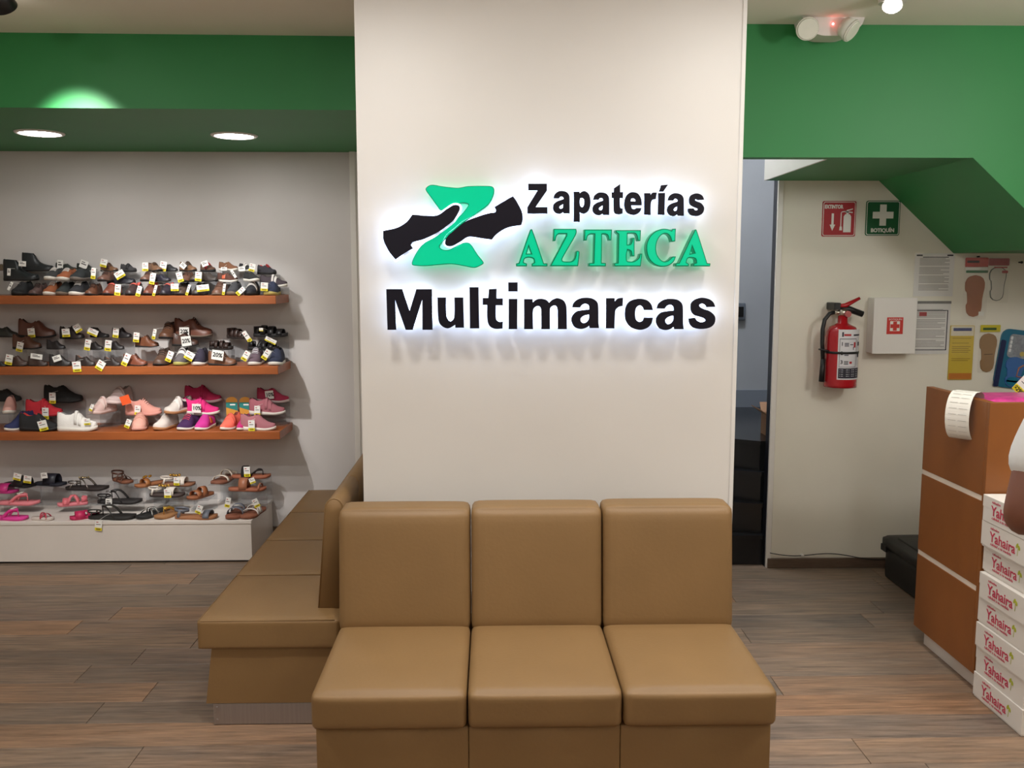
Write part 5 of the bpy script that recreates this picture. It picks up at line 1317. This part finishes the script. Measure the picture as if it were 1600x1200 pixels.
def HS(d, yaw):
    st_, cam_ = d['style'], abs(math.sin(yaw)) > .7
    if st_ == 'boot': return .82 * d.get('squash', 1)
    if d['shelf'] == 1 and d['row'] == 'f': return {'oxford': 1.18, 'loafer': 1.25}.get(st_, .93)
    if d['shelf'] == 1: return {'oxford': 1.0 if cam_ else 1.25, 'loafer': 1.05 if cam_ else 1.3}.get(st_, .80 if cam_ else .95)
    return {'oxford': 1.5, 'loafer': 1.7}.get(st_, 1.12)
def build_shoe(d, ordinal, nbr):
    shname, z0, RY = SHELF[d['shelf']]
    L = d['L'] * RY[d['row']] / F_PX; yaw = math.radians(d['yaw']); Wd = L * (.37 if d['style'] != 'sandal' else .39)
    if d['style'] != 'sandal' and abs(math.sin(yaw)) > .7: L = min(L, .19)
    along = abs(math.sin(yaw)) * L / 2 + abs(math.cos(yaw)) * Wd / 2
    yc = RY[d['row']]
    if d['row'] == 'f': yc = (SH_F if d['shelf'] < 4 else PF) + .012 + along
    elif d['row'] == 'm' and d['shelf'] < 4: yc = max(yc, SH_F + .05 + along) if abs(math.sin(yaw)) < .7 else SH_F + .045 + along
    yc = min(yc, YW - .012 - along)
    p = at(d['px'], d['py'], y=yc)
    # keep the drawn base where the toe / near edge shows
    ynear = yc - along
    pn = at(d['px'], d['py'], y=ynear)
    zb = z0 if d['row'] == 'f' else max(z0 + .03, pn.z)
    x = p.x if abs(math.sin(yaw)) < .7 else pn.x
    rown = {'f': 'front row', 'm': 'middle row', 'b': 'back row'}[d['row']]
    place_ = '%s from left, %s of %s' % (ORD[ordinal], rown, shname)
    nm = {'sneaker': 'sneaker', 'runner': 'sneaker', 'sock': 'sneaker', 'oxford': 'leather_shoe', 'loafer': 'loafer', 'boot': 'ankle_boot', 'sandal': 'sandal'}[d['style']]
    if 'plimsoll' in d['desc'] or 'trainer' in d['desc']: nm = 'sneaker'
    if 'flip-flop' in d['desc']: nm = 'flip_flop'
    if 'slide' in d['desc']: nm = 'slide_sandal'
    cat = 'sandal' if d['style'] == 'sandal' else ('boot' if d['style'] == 'boot' else 'shoe')
    t = thing(nm, d['desc'] + ', ' + place_, cat, (x, yc, zb), 'footwear on the ' + shname)
    loc = ROOT[t]
    def P_(name, mb, m, parent=None):
        rotz(mb, yaw + (PI if d.get('flip') == 2 else 0))
        bmesh.ops.translate(mb.bm, verts=mb.bm.verts[:], vec=loc)
        return part(name, mb, m, parent or t)
    kind = 'leather' if d['style'] in ('oxford', 'loafer', 'boot') else 'fabric'
    if d['style'] != 'sandal':
        sole, up, ln, band = closed_shoe(L, Wd, d['style'], HS(d, yaw))
        P_('sole', sole, col_mat(d['sole'], 'rubber'))
        u = P_('upper', up, col_mat(d['col'], kind))
        P_('lining', ln, col_mat(d.get('lining', tuple(int(c_ * .55) + 8 for c_ in d['col'])), 'fabric'))
        if d['style'] == 'oxford' or d.get('laces'):
            lc = d.get('laces', tuple(int(c_ * .6) for c_ in d['col']))
            for k in range(4):
                s = .515 + .042 * k
                P_('lace', band(s, s + .022, 58, 122, 1.06, 1, 6), col_mat(lc, 'fabric'), u)
        if d.get('straps'):
            for s in (.47, .58):
                P_('strap', band(s, s + .075, 8, 172, 1.05), col_mat(d['straps'], kind), u)
        if d['style'] == 'loafer' and d.get('lining') == (206, 96, 84):
            P_('tongue', band(.50, .60, 55, 125, 1.06), col_mat(d['lining'], 'fabric'), u)
        if d.get('patch'):
            P_('side_patch', band(.30, .46, 8, 40, 1.05), col_mat(d['patch'], 'plastic'), u)
            P_('side_patch', band(.30, .46, 140, 172, 1.05), col_mat(d['patch'], 'plastic'), u)
    else:
        th = .016 if d['shelf'] == 4 else .02
        P_('footbed', footbed(L, Wd, th), col_mat(d['sole'], 'rubber'))
        for nme, mb in sandal_parts(L, Wd, th, d['straps_l']):
            m = col_mat(d['charm'], 'shiny' if d['charm'] != WH else 'plastic') if nme in ('charm', 'bead') and d.get('charm') else col_mat(d['col'], 'shiny' if d.get('bright') else 'leather')
            P_(nme, mb, m)
    for i, (tx, ty, w, h, r, k) in enumerate(d['tag']):
        edge_y = (SH_F if d['shelf'] < 4 else PF)
        y = ynear - .006 - .004 * i
        if d['row'] == 'f': y = edge_y - .004 if ty + h / 2 > d['py'] + 1 else max(edge_y + .004, ynear - .008)
        price_tag(t, tx, ty, w, h, r, k, y)
        rr = math.radians(r); top = at(tx, ty, y=y) + Vector((math.sin(rr), 0, math.cos(rr))) * (h / 2 * y / F_PX)
        anchor = Vector((x, yc, zb + L * .30)) if d['style'] != 'sandal' else Vector((x, yc, zb + .03))
        part('tag_string', MB().tube([top, top.lerp(anchor, .5) + Vector((0, 0, .004)), anchor], .0007, 4), M_tagw, t)
    # clear bent-sheet riser under raised shoes
    if d['row'] != 'f':
        hx = abs(math.cos(yaw)) * L / 2 + abs(math.sin(yaw)) * Wd / 2
        hx = hx * .92; xa, xb_ = x - hx, x + hx
        if nbr[0] is not None: xa = max(xa, x - (d['px'] - nbr[0]) / 2 * yc / F_PX + .002)
        if nbr[1] is not None: xb_ = min(xb_, x + (nbr[1] - d['px']) / 2 * yc / F_PX - .002)
        ya, yb = yc - along * .9, min(yc + along * .9, YW - .004)
        b = MB(); e = .0022
        b.box(xa, xb_, ya, yb, zb - e, zb - .0002)
        b.box(xa, xb_, yb - e, yb, z0 + e, zb - e)
        b.box(xa, xb_, yb - min(.06, along), yb, z0 + .0002, z0 + e)
        solo('acrylic_riser', b, M_acr, 'clear acrylic riser under the shoe %s' % place_, 'riser', 'clear risers on the ' + shname, loc=(x, yc, z0))
from collections import defaultdict
rowsd = defaultdict(list)
for d in S_: rowsd[(d['shelf'], d['row'])].append(d)
for k, lst in rowsd.items():
    lst.sort(key=lambda d: d['px'])
    for i, d in enumerate(lst): build_shoe(d, i, (lst[i - 1]['px'] if i else None, lst[i + 1]['px'] if i + 1 < len(lst) else None))

# two rounded cards standing among the children's trainers
for px, side in ((363, 'left'), (384, 'right')):
    y = 5.37; p = at(px, 648, y=y); k = y / F_PX
    t = thing('sole_card', 'teal and orange rounded card standing on third shelf, %s of two' % side, 'card', (p.x, y, SHZ[2]), 'rounded cards on the third shelf')
    zt = at(px, 620, y=y).z
    hw_, h0 = 9 * k, SHZ[2]
    o = [(-hw_, 0), (hw_, 0)] + [(hw_ * math.cos(PI * j / 12), (zt - h0 - hw_ * .8) + hw_ * .8 * math.sin(PI * j / 12)) for j in range(13)]
    part('card', MB().prism(o, .004, lambda u, v, w: Vector((p.x + u, y - w, h0 + v))), mat('card_amber', rgb(214, 152, 60), rough=.5), t)
    zc = zt - h0 - hw_ * .95
    part('teal_panel', MB().prism([(-hw_ * .99, zc), (hw_ * .99, zc), (hw_ * .99, zc - .05), (-hw_ * .99, zc - .03)], .001, lambda u, v, w: Vector((p.x + u, y - .004 - w, h0 + v))), mat('card_teal', rgb(46, 132, 126), rough=.4), t)
    part('white_print', MB().box(p.x - hw_ * .3, p.x + hw_ * .6, y - .0056, y - .005, h0 + zc - .018, h0 + zc - .010), M_tagw, t)
# hanging price card at the counter
sd = thing('hanging_price_card', 'yellow and white price card on a brown cord above the counter', 'price card', at(1594, 600, y=3.74))
y = 3.70
cpos = at(1595, 605, y=y); r = math.radians(42)
ux = Vector((math.cos(r), 0, -math.sin(r))); uz = Vector((math.sin(r), 0, math.cos(r)))
def cq(u0, u1, v0, v1, d0, d1):
    b = MB(); P_ = lambda u, v, d: cpos + ux * u + uz * v + Vector((0, -d, 0))
    b.add([P_(u, v, d) for d in (d0, d1) for v in (v0, v1) for u in (u0, u1)], [(0, 2, 3, 1), (4, 5, 7, 6), (0, 1, 5, 4), (2, 6, 7, 3), (0, 4, 6, 2), (1, 3, 7, 5)]); return b
cd = part('card', cq(-.026, .026, -.028, .05, 0, .0008), M_tagw, sd)
part('yellow_panel', cq(-.026, .026, -.028, .0, .0008, .0012), M_tagy, cd)
lettering('$299', .024, cpos - ux * .023 - uz * .022 + Vector((0, -.0015, 0)), ux, uz, mat('black_ink', rgb(22, 20, 20), rough=.7), cd, offset=.0008, fit=.046)
part('text_lines', cq(-.016, .018, .018, .021, .0008, .0011).box(0, 0, 0, 0, 0, 0) if False else cq(-.016, .018, .018, .021, .0008, .0011), M_tagp, cd)
q = at(1598, 578, y=3.72)
part('cord', MB().tube([cpos + uz * .045, at(1588, 588, y=3.71), at(1592, 575, y=3.72), at(1606, 568, y=3.74), at(1625, 572, y=3.76), at(1640, 600, y=3.77), at(1645, 618, y=3.775)], .0035, 6), mat('brown_cord', rgb(108, 66, 46), rough=.7), sd)

# ================================================================== PERSON (only an elbow and sleeve reach into the frame)
def skin(name, verts, edges, radii, root, m, parent, sub=2):
    me = bpy.data.meshes.new(name); me.from_pydata([Vector(v) - ROOT[parent] for v in verts], edges, [])
    o = bpy.data.objects.new(name, me); COL.objects.link(o)
    o.modifiers.new('skin', 'SKIN'); s_ = o.modifiers.new('sub', 'SUBSURF'); s_.levels = sub; s_.render_levels = sub
    sv = me.skin_vertices[0].data if me.skin_vertices else None
    if sv is None:
        bpy.context.view_layer.objects.active = o; bpy.ops.mesh.customdata_skin_add(); sv = me.skin_vertices[0].data
    for i, r in enumerate(radii): sv[i].radius = r if isinstance(r, tuple) else (r, r); sv[i].use_root = (i == root)
    dg = bpy.context.evaluated_depsgraph_get(); dg.update()
    m2 = bpy.data.meshes.new_from_object(o.evaluated_get(dg))
    bpy.data.objects.remove(o); m2.materials.clear()
    for p_ in m2.polygons: p_.use_smooth = True
    return part(name, m2, m, parent)
qx, qy = 1.46, 1.98
pe = thing('person', 'person in a white short-sleeved shirt, only the bent elbow in view', 'person', (qx, qy, 0))
M_skin = mat('skin', rgb(124, 78, 60), rough=.55, var=.05)
V = [(qx, qy, .92), (qx, qy, 1.08), (qx, qy, 1.26), (qx, qy + .005, 1.36), (qx, qy + .01, 1.43), (qx, qy + .02, 1.50), (qx, qy + .03, 1.58), (qx, qy + .03, 1.65),
     (1.31, qy, 1.345), (1.21, 1.95, 1.20), (1.170, 1.92, 1.075), (1.215, 2.0, 1.05), (1.31, 2.11, 1.05), (1.355, 2.16, 1.055),
     (1.63, qy, 1.345), (1.68, qy + .02, 1.2), (1.70, qy + .04, 1.06), (1.66, 2.14, 1.06), (1.60, 2.22, 1.07),
     (1.37, qy, .86), (1.365, qy, .48), (1.36, qy + .01, .12), (1.36, qy - .02, .05), (1.36, qy + .14, .03),
     (1.55, qy, .86), (1.555, qy, .48), (1.56, qy + .01, .12), (1.56, qy - .02, .05), (1.56, qy + .14, .03)]
Ed = [(0, 1), (1, 2), (2, 3), (3, 4), (4, 5), (5, 6), (6, 7), (3, 8), (8, 9), (9, 10), (10, 11), (11, 12), (12, 13), (3, 14), (14, 15), (15, 16), (16, 17), (17, 18), (0, 19), (19, 20), (20, 21), (21, 22), (22, 23), (0, 24), (24, 25), (25, 26), (26, 27), (27, 28)]
Ra = [(.15, .10), (.135, .095), (.15, .10), (.12, .085), .055, .058, .085, .07, .058, .050, .048, .044, .034, .028, .058, .048, .044, .040, .028, .082, .058, .042, .04, .03, .082, .058, .042, .04, .03]
skin('body', V, Ed, Ra, 0, M_skin, pe)
# hands: palm and five fingers each
for sgn, (hx, hy, hz) in ((1, (1.37, 2.175, 1.056)), (-1, (1.585, 2.24, 1.072))):
    hv = [(hx, hy, hz), (hx + .008 * sgn, hy + .045, hz)]
    he = [(0, 1)]; hr = [.022, .028]
    for j in range(4):
        b0 = len(hv); off = (j - 1.5) * .019
        Ls = (.032, .036, .034, .028)[j]
        hv += [(hx + .010 * sgn + off, hy + .065, hz), (hx + .010 * sgn + off, hy + .065 + Ls, hz - .008), (hx + .010 * sgn + off * .95, hy + .065 + Ls * 1.6, hz - .026)]
        he += [(1, b0), (b0, b0 + 1), (b0 + 1, b0 + 2)]; hr += [.010, .0085, .0075]
    b0 = len(hv)
    hv += [(hx + .036 * sgn, hy + .03, hz - .006), (hx + .046 * sgn, hy + .06, hz - .012)]; he += [(0, b0), (b0, b0 + 1)]; hr += [.011, .009]
    skin('hand', hv, he, hr, 0, M_skin, pe, 2)
M_shirt = mat('white_shirt', rgb(222, 222, 220), rough=.85, var=.03, scale=10, bump=.1, bscale=30)
SV = [(qx, qy, .80), (qx, qy, 1.06), (qx, qy, 1.26), (qx, qy + .005, 1.365), (qx, qy + .01, 1.41), (1.31, qy, 1.35), (1.225, 1.955, 1.225), (1.183, 1.935, 1.135), (1.63, qy, 1.35), (1.675, qy + .015, 1.24), (1.69, qy + .02, 1.16)]
skin('shirt', SV, [(0, 1), (1, 2), (2, 3), (3, 4), (3, 5), (5, 6), (6, 7), (3, 8), (8, 9), (9, 10)], [(.18, .13), (.165, .118), (.168, .118), (.13, .10), (.07, .065), .074, .068, .066, .074, .068, .066], 0, M_shirt, pe)
M_jean = mat('dark_jeans', rgb(46, 52, 70), rough=.9, var=.1, scale=40)
skin('trousers', [(qx, qy, 1.04), (qx, qy, .92), (1.37, qy, .84), (1.365, qy, .48), (1.36, qy + .01, .09), (1.55, qy, .84), (1.555, qy, .48), (1.56, qy + .01, .09)], [(0, 1), (1, 2), (2, 3), (3, 4), (1, 5), (5, 6), (6, 7)], [(.165, .115), (.165, .115), .092, .07, .058, .092, .07, .058], 0, M_jean, pe)
M_hair = mat('dark_hair', rgb(34, 26, 24), rough=.6, bump=.3, bscale=80)
part('hair', MB().ball((qx, qy + .002, 1.645), (.088, .095, .082), 12).ball((qx, qy - .045, 1.60), (.082, .055, .10), 10), M_hair, pe)
hd = part('face', MB().ball((qx, qy + .108, 1.575), (.013, .018, .018), 6).ball((qx - .095, qy + .02, 1.58), (.01, .018, .028), 6).ball((qx + .095, qy + .02, 1.58), (.01, .018, .028), 6), M_skin, pe)
for sg in (-1, 1):
    part('eye', MB().ball((qx + sg * .032, qy + .098, 1.60), (.012, .008, .008), 6), mat('eye_white', rgb(230, 228, 224), rough=.2), hd)
part('mouth', MB().ball((qx, qy + .104, 1.535), (.022, .008, .007), 6), mat('lip', rgb(126, 66, 60), rough=.5), hd)
for sx in (1.36, 1.56):
    mb = MB(); s_, u_, l_, _b = closed_shoe(.26, .095, 'sneaker')
    for nme, b, m in (('shoe_sole', s_, col_mat(SOLE_W, 'rubber')), ('shoe_upper', u_, col_mat(K_, 'fabric')), ('shoe_lining', l_, col_mat(K_, 'fabric'))):
        rotz(b, PI / 2); bmesh.ops.translate(b.bm, verts=b.bm.verts[:], vec=Vector((sx, qy + .06, 0))); part(nme, b, m, pe)
